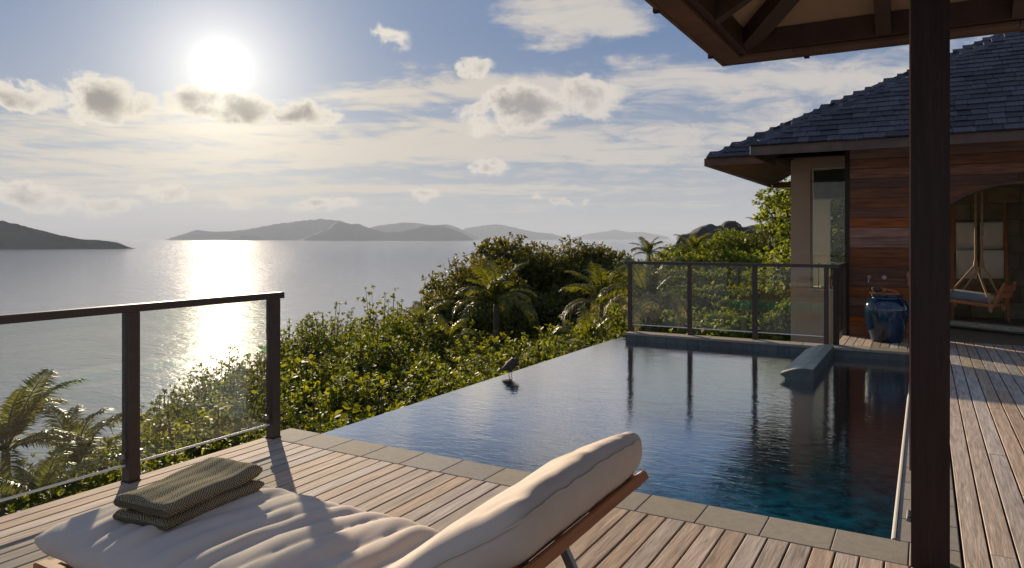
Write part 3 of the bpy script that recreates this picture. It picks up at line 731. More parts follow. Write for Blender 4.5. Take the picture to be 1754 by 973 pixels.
    while zz < 3.3:
        x = -0.28 + (rw % 2) * 0.25
        if rw % 2: new('stone_block', MB().box((-0.28, CY, zz), (-0.036, CY + 0.05, zz + 0.292)), M_stone, sw, loc=(-0.15, CY, zz))
        while x < 3.6:
            new('stone_block', MB().bar((x, CY + 0.02, zz + 0.146), (x + 0.494, CY + 0.02, zz + 0.146), 0.292, 0.05 + rng.uniform(-0.006, 0.006), up=(0, -1, 0), c=0.004), M_stone, sw, loc=(x + 0.25, CY, zz)); x += 0.5
        zz += 0.297; rw += 1
    new('courtyard_floor', MB().box((-0.29, Y + 0.0, -0.3), (6, CY + 0.02, -0.006)), M_floor, h)
    new('bed_edge', MB().bar((0.10, 14.1, 0.05), (1.75, 13.05, 0.05), 0.16, 0.10, c=0.01), simple('wet_stone_edge', (0.34, 0.32, 0.24), 0.3, 0.3, 20, 0.4, 50), h)
    new('plunge_water', MB().add([(-0.27, 13.95, 0.03), (1.6, 12.8, 0.03), (1.68, 12.95, 0.03), (-0.27, 14.2, 0.03)], [(0, 1, 2, 3)]), M_tile, h)
    # --- roof
    p = 0.575
    E1x, E1y, E2x, E2y = -2.21, 10.80, -3.35, 12.70
    z0, z2 = 2.81, 2.88
    XR, YR = 7.5, 19.0
    # roof decking: two hipped masses
    roof = MB()
    def hip(ex, ey, zb, D, xr, yr):
        roof.add([(ex, ey, zb), (xr, ey, zb), (xr, ey + D, zb + p * D), (ex + D, ey + D, zb + p * D), (ex, yr, zb), (ex + D, yr, zb + p * D)], [(0, 1, 2, 3), (4, 0, 3, 5)])
    hip(E1x, E1y, z0 - 0.03, 5.6, XR, YR - 0.2); hip(E2x, E2y, z2 - 0.03, 5.6, XR, YR)
    ro = new('roof', roof, M_black, h)
    # shingles: front slope of the near mass, one object each
    sl = math.sqrt(1 + p * p); ex_ = 0.192
    variants = []
    for wv in (0.15, 0.19, 0.23, 0.27):
        variants.append((wv, mesh_of('shingle', MB().add([(0, 0, 0.006), (wv - 0.006, 0, 0.006), (wv - 0.006, 0.30, 0), (0, 0.30, 0), (0, 0, 0.026), (wv - 0.006, 0, 0.026), (wv - 0.006, 0.30, 0.006), (0, 0.30, 0.006)],
            [(3,2,1,0),(4,5,6,7),(0,1,5,4),(1,2,6,5),(2,3,7,6),(3,0,4,7)]), M_shingle)))
    tilt = math.atan(p); cand = []
    def px_of(q):
        Rr = q.x * CT + q.y * ST; F = q.y * CT - q.x * ST
        return (CX + Rr / F * FPX, HY - (q.z - CAMH) / F * FPX, F)
    for row in range(34):
        s = row * ex_; yy = E1y - 0.03 + s / sl; zz = z0 - 0.012 + p * (yy - E1y)
        x = E1x + (yy - E1y) + rng.uniform(0.0, 0.1)
        while x < 6.6:
            wv, me = rng.choice(variants)
            cand.append((Vector((x, yy, zz)), wv, me)); x += wv
    vis = []; rest = []
    for c in cand:
        u, v, F = px_of(c[0]); ok = -20 < u < 1760 and -10 < v < 320 and not (1562 < u < 1610)
        (vis if ok else rest).append((F, c))
    vis.sort(key=lambda t: t[0])
    for F, (q, wv, me) in vis[:300]:
        inst('shingle', me, ro, q + Vector((0, 0, rng.uniform(0, 0.006))), (tilt + rng.uniform(-0.02, 0.012), rng.uniform(-0.008, 0.008), rng.uniform(-0.012, 0.012)))
    st = MB()
    def stuff(q, wv, rotz=0.0):
        Mx = Matrix.Translation(q) @ Matrix.Rotation(rotz, 4, 'Z') @ Matrix.Rotation(tilt + rng.uniform(-0.02, 0.012), 4, 'X')
        st.add([Mx @ Vector(a) for a in [(0, 0, 0.006), (wv - 0.006, 0, 0.006), (wv - 0.006, 0.30, 0), (0, 0.30, 0), (0, 0, 0.026), (wv - 0.006, 0, 0.026), (wv - 0.006, 0.30, 0.006), (0, 0.30, 0.006)]],
            [(4,5,6,7),(0,1,5,4),(1,2,6,5),(3,0,4,7)])
    for F, (q, wv, me) in vis[300:] + rest: stuff(q, wv)
    # far mass: front slope right of its hip and the left slopes
    for row in range(34):
        s = row * ex_; yy = E2y - 0.03 + s / sl; zz = z2 - 0.012 + p * (yy - E2y); x = E2x + (yy - E2y) + rng.uniform(0, 0.1)
        while x < E2x + (yy - E2y) + 3.0: wv = rng.choice((0.15, 0.19, 0.23, 0.27)); stuff(Vector((x, yy, zz)), wv); x += wv
        xx = E2x - 0.03 + s / sl; zz = z2 - 0.012 + p * (xx - E2x); y = E2y + (xx - E2x) + rng.uniform(0.1, 0.3)
        while y < 18.8: wv = rng.choice((0.15, 0.19, 0.23, 0.27)); stuff(Vector((xx, y + wv, zz)), wv, -math.pi / 2); y += wv
    so = new('shingle_field', st, M_shingle, ro); so['kind'] = 'stuff'
    # hip caps
    def caps(ex, ey, zb, n, name='hip_cap'):
        d = Vector((1, 1, p)).normalized(); ln = 0.26
        for i in range(n):
            a = Vector((ex, ey, zb + 0.006)) + d * ((i + 0.5) * ln); b = a + d * (ln + 0.05) + Vector((0, 0, -0.006))
            up = Vector((-1, -1, 2 / p * 1.0)).normalized(); side = d.cross(Vector((0, 0, 1))).normalized(); w = 0.11; dr = 0.036
            k = rng.uniform(-0.004, 0.006); a.z += k; b.z += k
            vs = [a + side * w - Vector((0, 0, dr)), a + Vector((0, 0, 0.020)), a - side * w - Vector((0, 0, dr)), b + side * w - Vector((0, 0, dr)), b + Vector((0, 0, 0.02)), b - side * w - Vector((0, 0, dr))]
            vs += [q - Vector((0, 0, 0.012)) for q in vs]
            new(name, MB().add(vs, [(0, 1, 4, 3), (1, 2, 5, 4), (6, 9, 10, 7), (7, 10, 11, 8), (0, 6, 7, 1), (1, 7, 8, 2), (2, 8, 11, 5), (0, 3, 9, 6), (3, 4, 10, 9), (4, 5, 11, 10)]), M_shingle, ro, loc=a)
    caps(E1x, E1y, z0, 17); caps(E2x, E2y, z2, 28)
    # fascias and sloping soffit boards
    fh = 0.135
    new('fascia', MB().box((E1x, E1y - 0.0, z0 - fh - 0.02), (XR, E1y + 0.03, z0 - 0.02), 0.004), M_fascia, ro)
    new('fascia', MB().box((E1x, E1y + 0.031, z0 - fh - 0.02), (E1x + 0.03, E2y, z0 - 0.02), 0.004), M_fascia, ro)
    new('fascia', MB().box((E2x - 0.04, E2y, z2 - fh - 0.02), (E1x - 0.001, E2y + 0.03, z2 - 0.02), 0.004), M_fascia, ro)
    new('fascia', MB().box((E2x - 0.04, E2y + 0.031, z2 - fh - 0.02), (E2x - 0.01, YR, z2 - 0.02), 0.004), M_fascia, ro)
    new('gutter_hook', MB().box((E1x - 0.006, E1y - 0.006, z0 - 0.14), (E1x - 0.0005, E1y + 0.01, z0 - 0.02)), M_chrome, ro)
    sof = MB(); dz = 0.10
    def quad(a, b, c, d, n, name):
        a, b, c, d = map(Vector, (a, b, c, d))
        for i in range(n):
            t0, t1 = i / n, (i + 1) / n - 0.08 / n
            q = [a.lerp(b, t0), a.lerp(b, t1), d.lerp(c, t1), d.lerp(c, t0)]; up = Vector((0, 0, 0.02))
            new(name, MB().add(q + [v + up for v in q], [(3, 2, 1, 0), (4, 5, 6, 7), (0, 1, 5, 4), (1, 2, 6, 5), (2, 3, 7, 6), (3, 0, 4, 7)]), M_fascia, ro, loc=q[0])
    zb = z0 - dz
    D1 = 1.2
    quad((E1x + 0.032, E1y + 0.032, zb), (E1x + D1, E1y + D1, zb + p * D1), (XR, E1y + D1, zb + p * D1), (XR, E1y + 0.032, zb), 8, 'soffit_board')
    zb = z2 - dz; D2 = 1.35
    quad((E2x + 0.03, E2y + 0.035, zb), (E2x + D2, E2y + D2, zb + p * D2), (E2x + D2, YR, zb + p * D2), (E2x + 0.03, YR, zb), 9, 'soffit_board')
    quad((E2x + 0.03, E2y + 0.035, zb), (E2x + D2, E2y + D2, zb + p * D2), (0.5, E2y + D2, zb + p * D2), (0.5, E2y + 0.035, zb), 9, 'soffit_board')
    new('soffit_backing', MB().add([(E2x + 0.02, E2y + 0.04, zb + 0.024), (E2x + D2, E2y + D2, zb + p * D2 + 0.024), (E2x + D2, YR, zb + p * D2 + 0.024), (E2x + 0.02, YR, zb + 0.024), (0.5, E2y + D2, zb + p * D2 + 0.024), (0.5, E2y + 0.04, zb + 0.024)], [(0, 1, 2, 3), (0, 5, 4, 1)]), M_black, ro)
    # back eave
    new('fascia', MB().box((E2x + 0.0, YR + 0.001, z2 - 0.16), (1.0, YR + 0.03, z2 - 0.02)), M_fascia, ro)
    return h
build_house()

# things at the house
def build_jar():
    c = Vector((-0.47, 11.35, 0.0)); root = empty('glazed_jar', c, 'large blue glazed water jar on the deck beside the plank wall', 'jar')
    prof = [(0.01, 0.0), (0.185, 0.0), (0.20, 0.02), (0.235, 0.15), (0.268, 0.32), (0.283, 0.44), (0.275, 0.52), (0.240, 0.58), (0.200, 0.605), (0.190, 0.625), (0.205, 0.645), (0.205, 0.66), (0.185, 0.665), (0.165, 0.64), (0.15, 0.55), (0.01, 0.50)]
    new('body', MB().lathe(prof, c, 48), M_jar, root, smooth=True)
    new('spout', MB().tube([c + Vector((-0.25, -0.02, 0.27)), c + Vector((-0.285, -0.03, 0.275))], [0.022, 0.016], 10), M_jar, root)
    b = c + Vector((-0.03, -0.02, 0.6665)); lid = empty('wooden_tray', b, 'narrow wooden board lying on the rim of the blue jar', 'board')
    new('board', MB().box(b + Vector((-0.19, -0.07, 0)), b + Vector((0.19, 0.07, 0.018)), 0.004), M_teak, lid)
    new('cleat', MB().box(b + Vector((-0.15, -0.06, -0.012)), b + Vector((-0.12, 0.06, -0.0005))), M_teak, lid)
    d = b + Vector((0, 0, 0.019)); lad = empty('coconut_ladle', d, 'coconut shell ladle with wooden handle on the jar board', 'ladle')
    bowl = [(0.012, 0.0), (0.035, 0.006), (0.055, 0.028), (0.060, 0.055), (0.056, 0.075), (0.050, 0.075), (0.052, 0.055), (0.03, 0.02), (0.006, 0.014)]
    new('bowl', MB().lathe(bowl, d + Vector((-0.10, 0, 0)), 20), M_bark, lad, smooth=True)
    new('handle', MB().tube([d + Vector((-0.06, 0, 0.062)), d + Vector((0.03, 0.005, 0.045)), d + Vector((0.17, 0.01, 0.014))], [0.009, 0.010, 0.012], 8), M_teak, lad)
    e = d + Vector((0.0, -0.03, 0)); cup = empty('wooden_cup', e, 'small wooden cup on the jar board beside the ladle', 'cup')
    new('cup', MB().lathe([(0.005, 0), (0.018, 0), (0.026, 0.045), (0.024, 0.062), (0.020, 0.062), (0.02, 0.02), (0.004, 0.015)], e, 16), M_teak, cup, smooth=True)
build_jar()
def wall_bits():
    Y = HOUSE_Y - 0.0005
    a = Vector((-0.72, Y, 0.875)); t = empty('wall_tap', a, 'small dark metal spout on the plank wall above the jar', 'tap')
    new('flange', MB().tube([a, a + Vector((0, -0.012, 0))], 0.024, 14), M_metal, t)
    new('spout', MB().tube([a + Vector((0, -0.012, 0)), a + Vector((0, -0.06, 0.004)), a + Vector((0, -0.075, -0.02)), a + Vector((0, -0.078, -0.075))], 0.011, 10), M_metal, t)
    b = Vector((-0.52, Y, 0.875)); k = empty('valve_knob', b, 'round dark valve knob on the plank wall right of the spout', 'valve')
    new('flange', MB().tube([b, b + Vector((0, -0.012, 0))], 0.030, 14), M_metal, k)
    new('knob', MB().tube([b + Vector((0, -0.012, 0)), b + Vector((0, -0.03, 0)), b + Vector((0, -0.05, 0))], [0.014, 0.022, 0.02], 12), M_metal, k)
    c = Vector((-0.205, Y, 0.86)); g = empty('hanging_brush', c, 'curved wooden brush hanging on the plank wall beside the post', 'brush')
    new('peg', MB().tube([c + Vector((0, 0, 0.10)), c + Vector((0, -0.04, 0.10))], 0.008, 8), M_metal, g)
    new('handle', MB().tube([c + Vector((0, -0.03, 0.11)), c + Vector((-0.012, -0.035, 0.05)), c + Vector((0.006, -0.035, -0.01)), c + Vector((-0.004, -0.03, -0.075)), c + Vector((0.008, -0.03, -0.10))], [0.012, 0.028, 0.024, 0.016, 0.02], 10), M_teak, g)
wall_bits()
def bath_things():
    z = 0.56; Yb = 13.95
    t = empty('bath_ledge', (-1.3, Yb, 0.02), 'pale stone bath ledge behind the corner window', 'bath')
    new('ledge', MB().box((-1.92, 13.87, 0.021), (-0.45, 14.5, z), 0.02), M_palewall, t)
    c = Vector((-1.56, 14.05, z)); f = empty('bath_tap', c, 'tall curved chrome bath tap behind the corner window', 'tap')
    pts = [c, c + Vector((0, 0, 0.36))] + [c + Vector((0.12 - 0.12 * math.cos(a), 0, 0.36 + 0.10 * math.sin(a))) for a in [math.pi * i / 8 for i in range(1, 9)]] + [c + Vector((0.24, 0, 0.30))]
    new('spout', MB().tube(pts, 0.014, 10), M_chrome, f, smooth=True); new('base', MB().tube([c, c + Vector((0, 0, 0.03))], 0.03, 14), M_chrome, f)
    c2 = Vector((-1.67, 14.0, z)); s = empty('hand_shower', c2, 'slim hand shower rod left of the bath tap', 'shower')
    new('rod', MB().tube([c2, c2 + Vector((0, 0, 0.36))], 0.009, 8), M_chrome, s); new('head', MB().tube([c2 + Vector((0, 0, 0.36)), c2 + Vector((0, 0, 0.44))], [0.016, 0.022], 10), M_chrome, s)
    tr = Vector((-1.40, 13.97, z)); o = empty('bath_tray', tr, 'low wooden tray on the bath ledge', 'tray')
    new('tray', MB().box(tr + Vector((-0.22, -0.06, 0)), tr + Vector((0.22, 0.06, 0.03)), 0.006), M_teak, o)
    for i, (dx, hh, lab, col) in enumerate(((-0.08, 0.17, 'tall amber bottle on the bath tray nearest the tap', (0.30, 0.14, 0.05)), (0.02, 0.15, 'pale bottle in the middle of the bath tray', (0.5, 0.42, 0.34)), (0.12, 0.13, 'short brown bottle at the right of the bath tray', (0.22, 0.10, 0.05)))):
        q = tr + Vector((dx, 0, 0.031)); b = empty('bottle', q, lab, 'bottle', 'bottles on the bath tray')
        new('body', MB().lathe([(0.004, 0), (0.028, 0), (0.03, 0.01), (0.03, hh * 0.62), (0.012, hh * 0.74), (0.011, hh * 0.85), (0.004, hh * 0.85)], q, 16), simple('bottle_%d' % i, col, 0.25, 0.05, 10, 0), b, smooth=True)
        new('cap', MB().tube([q + Vector((0, 0, hh * 0.85)), q + Vector((0, 0, hh))], 0.013, 10), M_black, b)
bath_things()
def courtyard_things():
    Yw = 15.55
    lx0, lx1 = 0.42, 1.25
    l = empty('towel_ladder', (0.83, 15.3, 0), 'wooden ladder rack leaning on the stone wall, hung with towels', 'ladder')
    for x in (lx0, lx1): new('rail', MB().bar((x, 15.05, 0), (x + (0.02 if x == lx0 else -0.03), 15.52, 2.08), 0.05, 0.035), M_teak, l)
    rungs = (0.55, 1.205, 1.70)
    def yy(z): return 15.05 + 0.47 * z / 2.08 - 0.03
    for z in rungs: new('rung', MB().tube([(lx0, yy(z) + 0.03, z), (lx1, yy(z) + 0.03, z)], 0.018, 8), M_teak, l)
    def towel(x0, x1, zt, zb, lab, back=0.3):
        c = Vector(((x0 + x1) / 2, yy(zt), zt)); t = empty('towel', c, lab, 'towel', 'towels on the ladder rack')
        n, m = 10, 9
        def P(i, j):
            s = i / (n - 1); x = x0 + (x1 - x0) * s; w = 0.012 * math.sin(s * 9 + zt) + 0.006 * math.sin(s * 23)
            path = [(0.062, zt - back), (0.058, zt - 0.1), (0.05, zt), (0.035, zt + 0.026), (0.0, zt + 0.026), (-0.008, zt)] + [(-0.012, zt + (zb - zt) * q) for q in (0.35, 0.7, 1.0)]
            dy, z = path[j]; return (x, yy(zt) + dy + (w if j > 5 else 0) * 0.7, z)
        o = new('cloth', MB().grid(P, n, m), M_towel, t, smooth=True); md = o.modifiers.new('thick', 'SOLIDIFY'); md.thickness = 0.012
    towel(0.485, 0.80, 1.70, 1.235, 'cream towel at upper left of the ladder rack'); towel(0.855, 1.20, 1.70, 1.25, 'cream towel at upper right of the ladder rack')
    towel(0.485, 0.80, 1.205, 0.72, 'cream towel at lower left of the ladder rack'); towel(0.855, 1.20, 1.205, 0.735, 'cream towel at lower right of the ladder rack')
    # swing chair
    c = Vector((0.68, 13.4, 0.42)); s = empty('swing_chair', c, 'rope hung wooden swing seat with grey cushion inside the arch', 'swing')
    a = 0.10
    Mx = Matrix.Translation(c) @ Matrix.Rotation(math.radians(-24), 4, 'Z')
    def T(x, y, z): return Mx @ Vector((x, y, z))
    sf = MB()
    for y in (-0.24, 0.24): sf.bar(T(-0.42, y, 0.06), T(0.36, y, 0.0), 0.045, 0.05)
    for x in (-0.38, 0.30): sf.bar(T(x, -0.215, 0.055 if x < 0 else 0.006), T(x, 0.215, 0.055 if x < 0 else 0.006), 0.045, 0.04)
    for i in range(5): x = -0.28 + 0.13 * i; sf.bar(T(x, -0.21, 0.065 - 0.07 * i / 5), T(x, 0.21, 0.065 - 0.07 * i / 5), 0.07, 0.016)
    new('seat_frame', sf, M_teak, s)
    for y in (-0.20, 0.20): new('back_post', MB().bar(T(0.33, y, 0.0), T(0.48, y, 0.36), 0.04, 0.04), M_teak, s)
    for i, z in enumerate((0.16, 0.27)): new('back_slat', MB().bar(T(0.37 + 0.42 * (z - 0.1) + 0.02, -0.24, z), T(0.37 + 0.42 * (z - 0.1) + 0.02, 0.24, z), 0.02, 0.08, c=0.004), M_teak, s)
    new('cushion', rounded_box(0.68, 0.42, 0.15, 0.06, lambda p_: T(p_.x - 0.04, p_.y, p_.z + 0.135 - 0.07 * (p_.x + 0.3))), M_grey, s, smooth=True)
    for y in (-0.24, 0.24):
        k = T(0.05, y * 0.5, 0.62); top = T(0.05, y * 0.5, 2.7)
        tp = [top + (k - top) * (i / 40) for i in range(41)]
        new('rope', MB().tube(tp, [0.017 + 0.004 * math.sin(i * 2.3) for i in range(41)], 8), M_rope, s)
        new('knot', MB().lathe([(0.004, -0.07), (0.026, -0.05), (0.034, 0.0), (0.026, 0.05), (0.004, 0.07)], k, 10), M_rope, s, smooth=True)
        for x, z in ((-0.36, 0.05), (0.30, 0.02)): new('rope', MB().tube([k, T(x, y, z)], 0.015, 8), M_rope, s)
        for x in (-0.38, 0.30): new('tassel', MB().tube([T(x, y, 0.02), T(x, y, -0.06), T(x + 0.01, y, -0.10)], [0.024, 0.030, 0.012], 8), M_rope, s)

# ------------------------------------------------------------------ cushions
def rounded_box(L, W, T, rad, fn, nx=26, ny=16, nz=5, puff=0.0):
    """box-pillow: subdivided cube rounded with radius rad, optionally puffed, mapped by fn"""
    mb = MB(); idx = {}
    def pt(i, j, k):
        key = (i, j, k)
        if key in idx: return idx[key]
        x, y, z = (i / nx - 0.5) * L, (j / ny - 0.5) * W, (k / nz - 0.5) * T
        hx, hy, hz = L / 2 - rad, W / 2 - rad, max(T / 2 - rad, 0.001)
        q = Vector((max(-hx, min(hx, x)), max(-hy, min(hy, y)), max(-hz, min(hz, z)))); d = Vector((x, y, z)) - q
        if d.length > 1e-6:
            m_ = max(abs(d.x), abs(d.y), abs(d.z)); d = d.normalized() * min(rad, m_)
        p_ = q + d
        if puff: p_.z += puff * (1 if z > 0 else -0.3 if z < 0 else 0) * max(0, 1 - (2 * x / L) ** 4) * max(0, 1 - (2 * y / W) ** 4)
        idx[key] = len(mb.v); mb.v.append(tuple(fn(p_))); return idx[key]
    for i in range(nx):
        for j in range(ny):
            mb.f.append((pt(i, j, nz), pt(i + 1, j, nz), pt(i + 1, j + 1, nz), pt(i, j + 1, nz))); mb.f.append((pt(i, j + 1, 0), pt(i + 1, j + 1, 0), pt(i + 1, j, 0), pt(i, j, 0)))
    for i in range(nx):
        for k in range(nz):
            mb.f.append((pt(i, 0, k), pt(i + 1, 0, k), pt(i + 1, 0, k + 1), pt(i, 0, k + 1))); mb.f.append((pt(i + 1, ny, k), pt(i, ny, k), pt(i, ny, k + 1), pt(i + 1, ny, k + 1)))
    for j in range(ny):
        for k in range(nz):
            mb.f.append((pt(0, j + 1, k), pt(0, j, k), pt(0, j, k + 1), pt(0, j + 1, k + 1))); mb.f.append((pt(nx, j, k), pt(nx, j + 1, k), pt(nx, j + 1, k + 1), pt(nx, j, k + 1)))
    return mb
courtyard_things()

def build_lounger():
    y0, y1 = 1.45, 2.28; yc, W = (y0 + y1) / 2, y1 - y0
    root = empty('sun_lounger', (-1.9, yc, 0), 'low teak sun lounger with sand coloured cushions and raised backrest', 'lounger')
    # frame
    for y in (y0 + 0.045, y1 - 0.045): new('side_rail', MB().bar((-2.97, y, 0.165), (-0.95, y, 0.165), 0.05, 0.075, c=0.006), M_teak, root)
    for x in (-2.94, -1.66, -0.98): new('cross_rail', MB().bar((x, y0 + 0.075, 0.16), (x, y1 - 0.075, 0.16), 0.05, 0.06), M_teak, root)
    for x in (-2.90, -1.10):
        for y in (y0 + 0.05, y1 - 0.05): new('leg', MB().box((x - 0.03, y - 0.024, 0.001), (x + 0.03, y + 0.024, 0.127)), M_teak, root)
    for i in range(12): new('slat', MB().box((-2.88 + 0.105 * i, y0 + 0.072, 0.192), (-2.81 + 0.105 * i, y1 - 0.072, 0.206), 0.003), M_teak, root)
    # seat mattress: pillow with transverse folds
    X0, X1, zm = -3.0, -1.50, 0.285
    nx, ny = 120, 64
    def fold(X, Y):
        w = mn.noise(Vector((X * 2.2, Y * 1.1, 4.0)))
        k = mn.noise(Vector((X * 7, Y * 2.0, 9.0))); f = mn.noise(Vector((X * 17 + Y * 3, Y * 3.5, 2.0)))
        ph = X * 25 - Y * 3.2 + 2.6 * w
        s = math.sin(ph); s = 1 - abs(s) ** 0.8 * 1.0
        amp = 0.55 + 0.6 * mn.noise(Vector((X * 3, Y * 2.5, 1.0)))
        return 0.028 * (0.5 - s) * max(0.15, amp) + 0.013 * k + 0.006 * f
    def shell(sgn):
        def P(i, j):
            u, v = i / (nx - 1), j / (ny - 1)
            a, b = abs(2 * u - 1), abs(2 * v - 1)
            ex = max(0.0, 1 - a ** 7) ** 0.55; ey = max(0.0, 1 - b ** 5) ** 0.55
            e = ex * ey
            pin = 0.035 * (1 - e)
            X = X0 + (X1 - X0) * u; Y = y0 - 0.01 + (W + 0.02) * v
            cornerpin = 0.05 * (a ** 6) * (b ** 6)
            X -= (u - 0.5) * 2 * 0.02 * (1 - b ** 2 * 0) * 0; 
            Y += (0.5 - v) * 0.10 * (a ** 8) + 0.012 * mn.noise(Vector((X * 6, v * 3, 5)))
            z = zm + (0.082 * e + (fold(X, Y) * min(1, e * 1.4))) if sgn > 0 else zm - 0.070 * e
            return (X, Y, z)
        return P
    mb = MB().grid(shell(1), nx, ny); lo = MB().grid(lambda i, j: shell(-1)(nx - 1 - i, j), nx, ny); mb.add(lo.v, lo.f)
    seat = new('seat_mattress', mb, M_cush, root, smooth=True)
    md = seat.modifiers.new('weld', 'WELD'); md.merge_threshold = 0.0008
    # backrest frame and cushion
    ang = math.radians(32.5); hx, hz = -1.585, 0.165
    dx, dz = math.cos(ang), math.sin(ang)
    def B(s, n, Y): return Vector((hx + dx * s - dz * n, Y, hz + dz * s + dx * n))
    Lb = 0.90
    for y in (y0 + 0.06, y1 - 0.03): new('backrest_rail', MB().bar(B(0.02, 0, y), B(Lb, 0, y), 0.045, 0.04, up=(-dz, 0, dx)), M_teak, root)
    for i in range(8): s = 0.05 + i * 0.115; new('backrest_slat', MB().bar(B(s, 0.024, y0 + 0.03), B(s, 0.024, y1 - 0.005), 0.075, 0.014, up=(-dz, 0, dx)), M_teak, root)
    new('backrest_end', MB().bar(B(Lb + 0.018, 0.004, y0 + 0.02), B(Lb + 0.018, 0.004, y1 + 0.005), 0.030, 0.030, up=(-dz, 0, dx), c=0.005), M_teak, root)
    # prop strut under the backrest
    for y in (y0 + 0.30, y1 - 0.16): new('prop_strut', MB().bar(B(0.62, -0.02, y), (-0.80, y, 0.02), 0.022, 0.028), M_metal, root)
    new('prop_bar', MB().tube([(-0.80, y0 + 0.02, 0.022), (-0.80, y1 - 0.16, 0.022)], 0.011, 8), M_metal, root)
    T = 0.128; Lc = 0.955
    def F(p_):
        s = p_.x + Lc / 2; t = p_.y / (W / 2)
        n = (p_.z + T / 2) * (0.72 + 0.32 * max(0.0, min(1.0, s / Lc))) + 0.026
        s += 0.062 * max(0.0, (s - 0.55) / 0.4) * max(0.0, min(1.0, (p_.z + T / 2) / T)) if s > 0.55 else 0.0
        wv = 0.0
        up = max(0.0, min(1.0, (p_.z + 0.03) / 0.08))
        wv += up * 0.010 * mn.noise(Vector((s * 3.5, p_.y * 4, 2))) + 0.004 * mn.noise(Vector((s * 14, p_.y * 14, p_.z * 6)))
        wv += up * 0.0022 * math.sin(p_.y * 46 + 5 * mn.noise(Vector((s * 5, p_.y * 6, 0)))) * max(0, (s - 0.72) / 0.25)
        # sags into the seat at its foot, plump at the head
        plump = 0.012 * math.exp(-((s - 0.78) / 0.16) ** 2) * max(0, 1 - t ** 4) * up
        q = B(s + 0.0, n + wv + plump, yc + p_.y)
        if s > Lc - 0.02: q.x += 0.0022 * math.sin(p_.y * 70 + p_.z * 12) * (0.5 + 0.5 * mn.noise(Vector((p_.y * 12, 0, 0))))
        return q
    bc = new('back_cushion', rounded_box(Lc, W + 0.015, T, 0.058, F, 60, 50, 10, puff=0.026), M_cush, root, smooth=True)
    # piped seams around the upper and lower edges and the pulled corner
    def seam(zs, ins=0.016):
        pts = []; hL, hW = Lc / 2 - ins, (W + 0.015) / 2 - ins
        for k in range(60): pts.append(Vector((-hL + 2 * hL * k / 60, -hW, zs)))
        for k in range(1, 47): pts.append(Vector((hL, -hW + 2 * hW * k / 50, zs)))
        return MB().tube([F(q + Vector((math.copysign(0.004, q.x), math.copysign(0.004, q.y), 0))) for q in pts], 0.0028, 6)
    new('piping', seam(T / 2 - 0.040, 0.0045), M_cush, bc, smooth=True)
build_lounger()

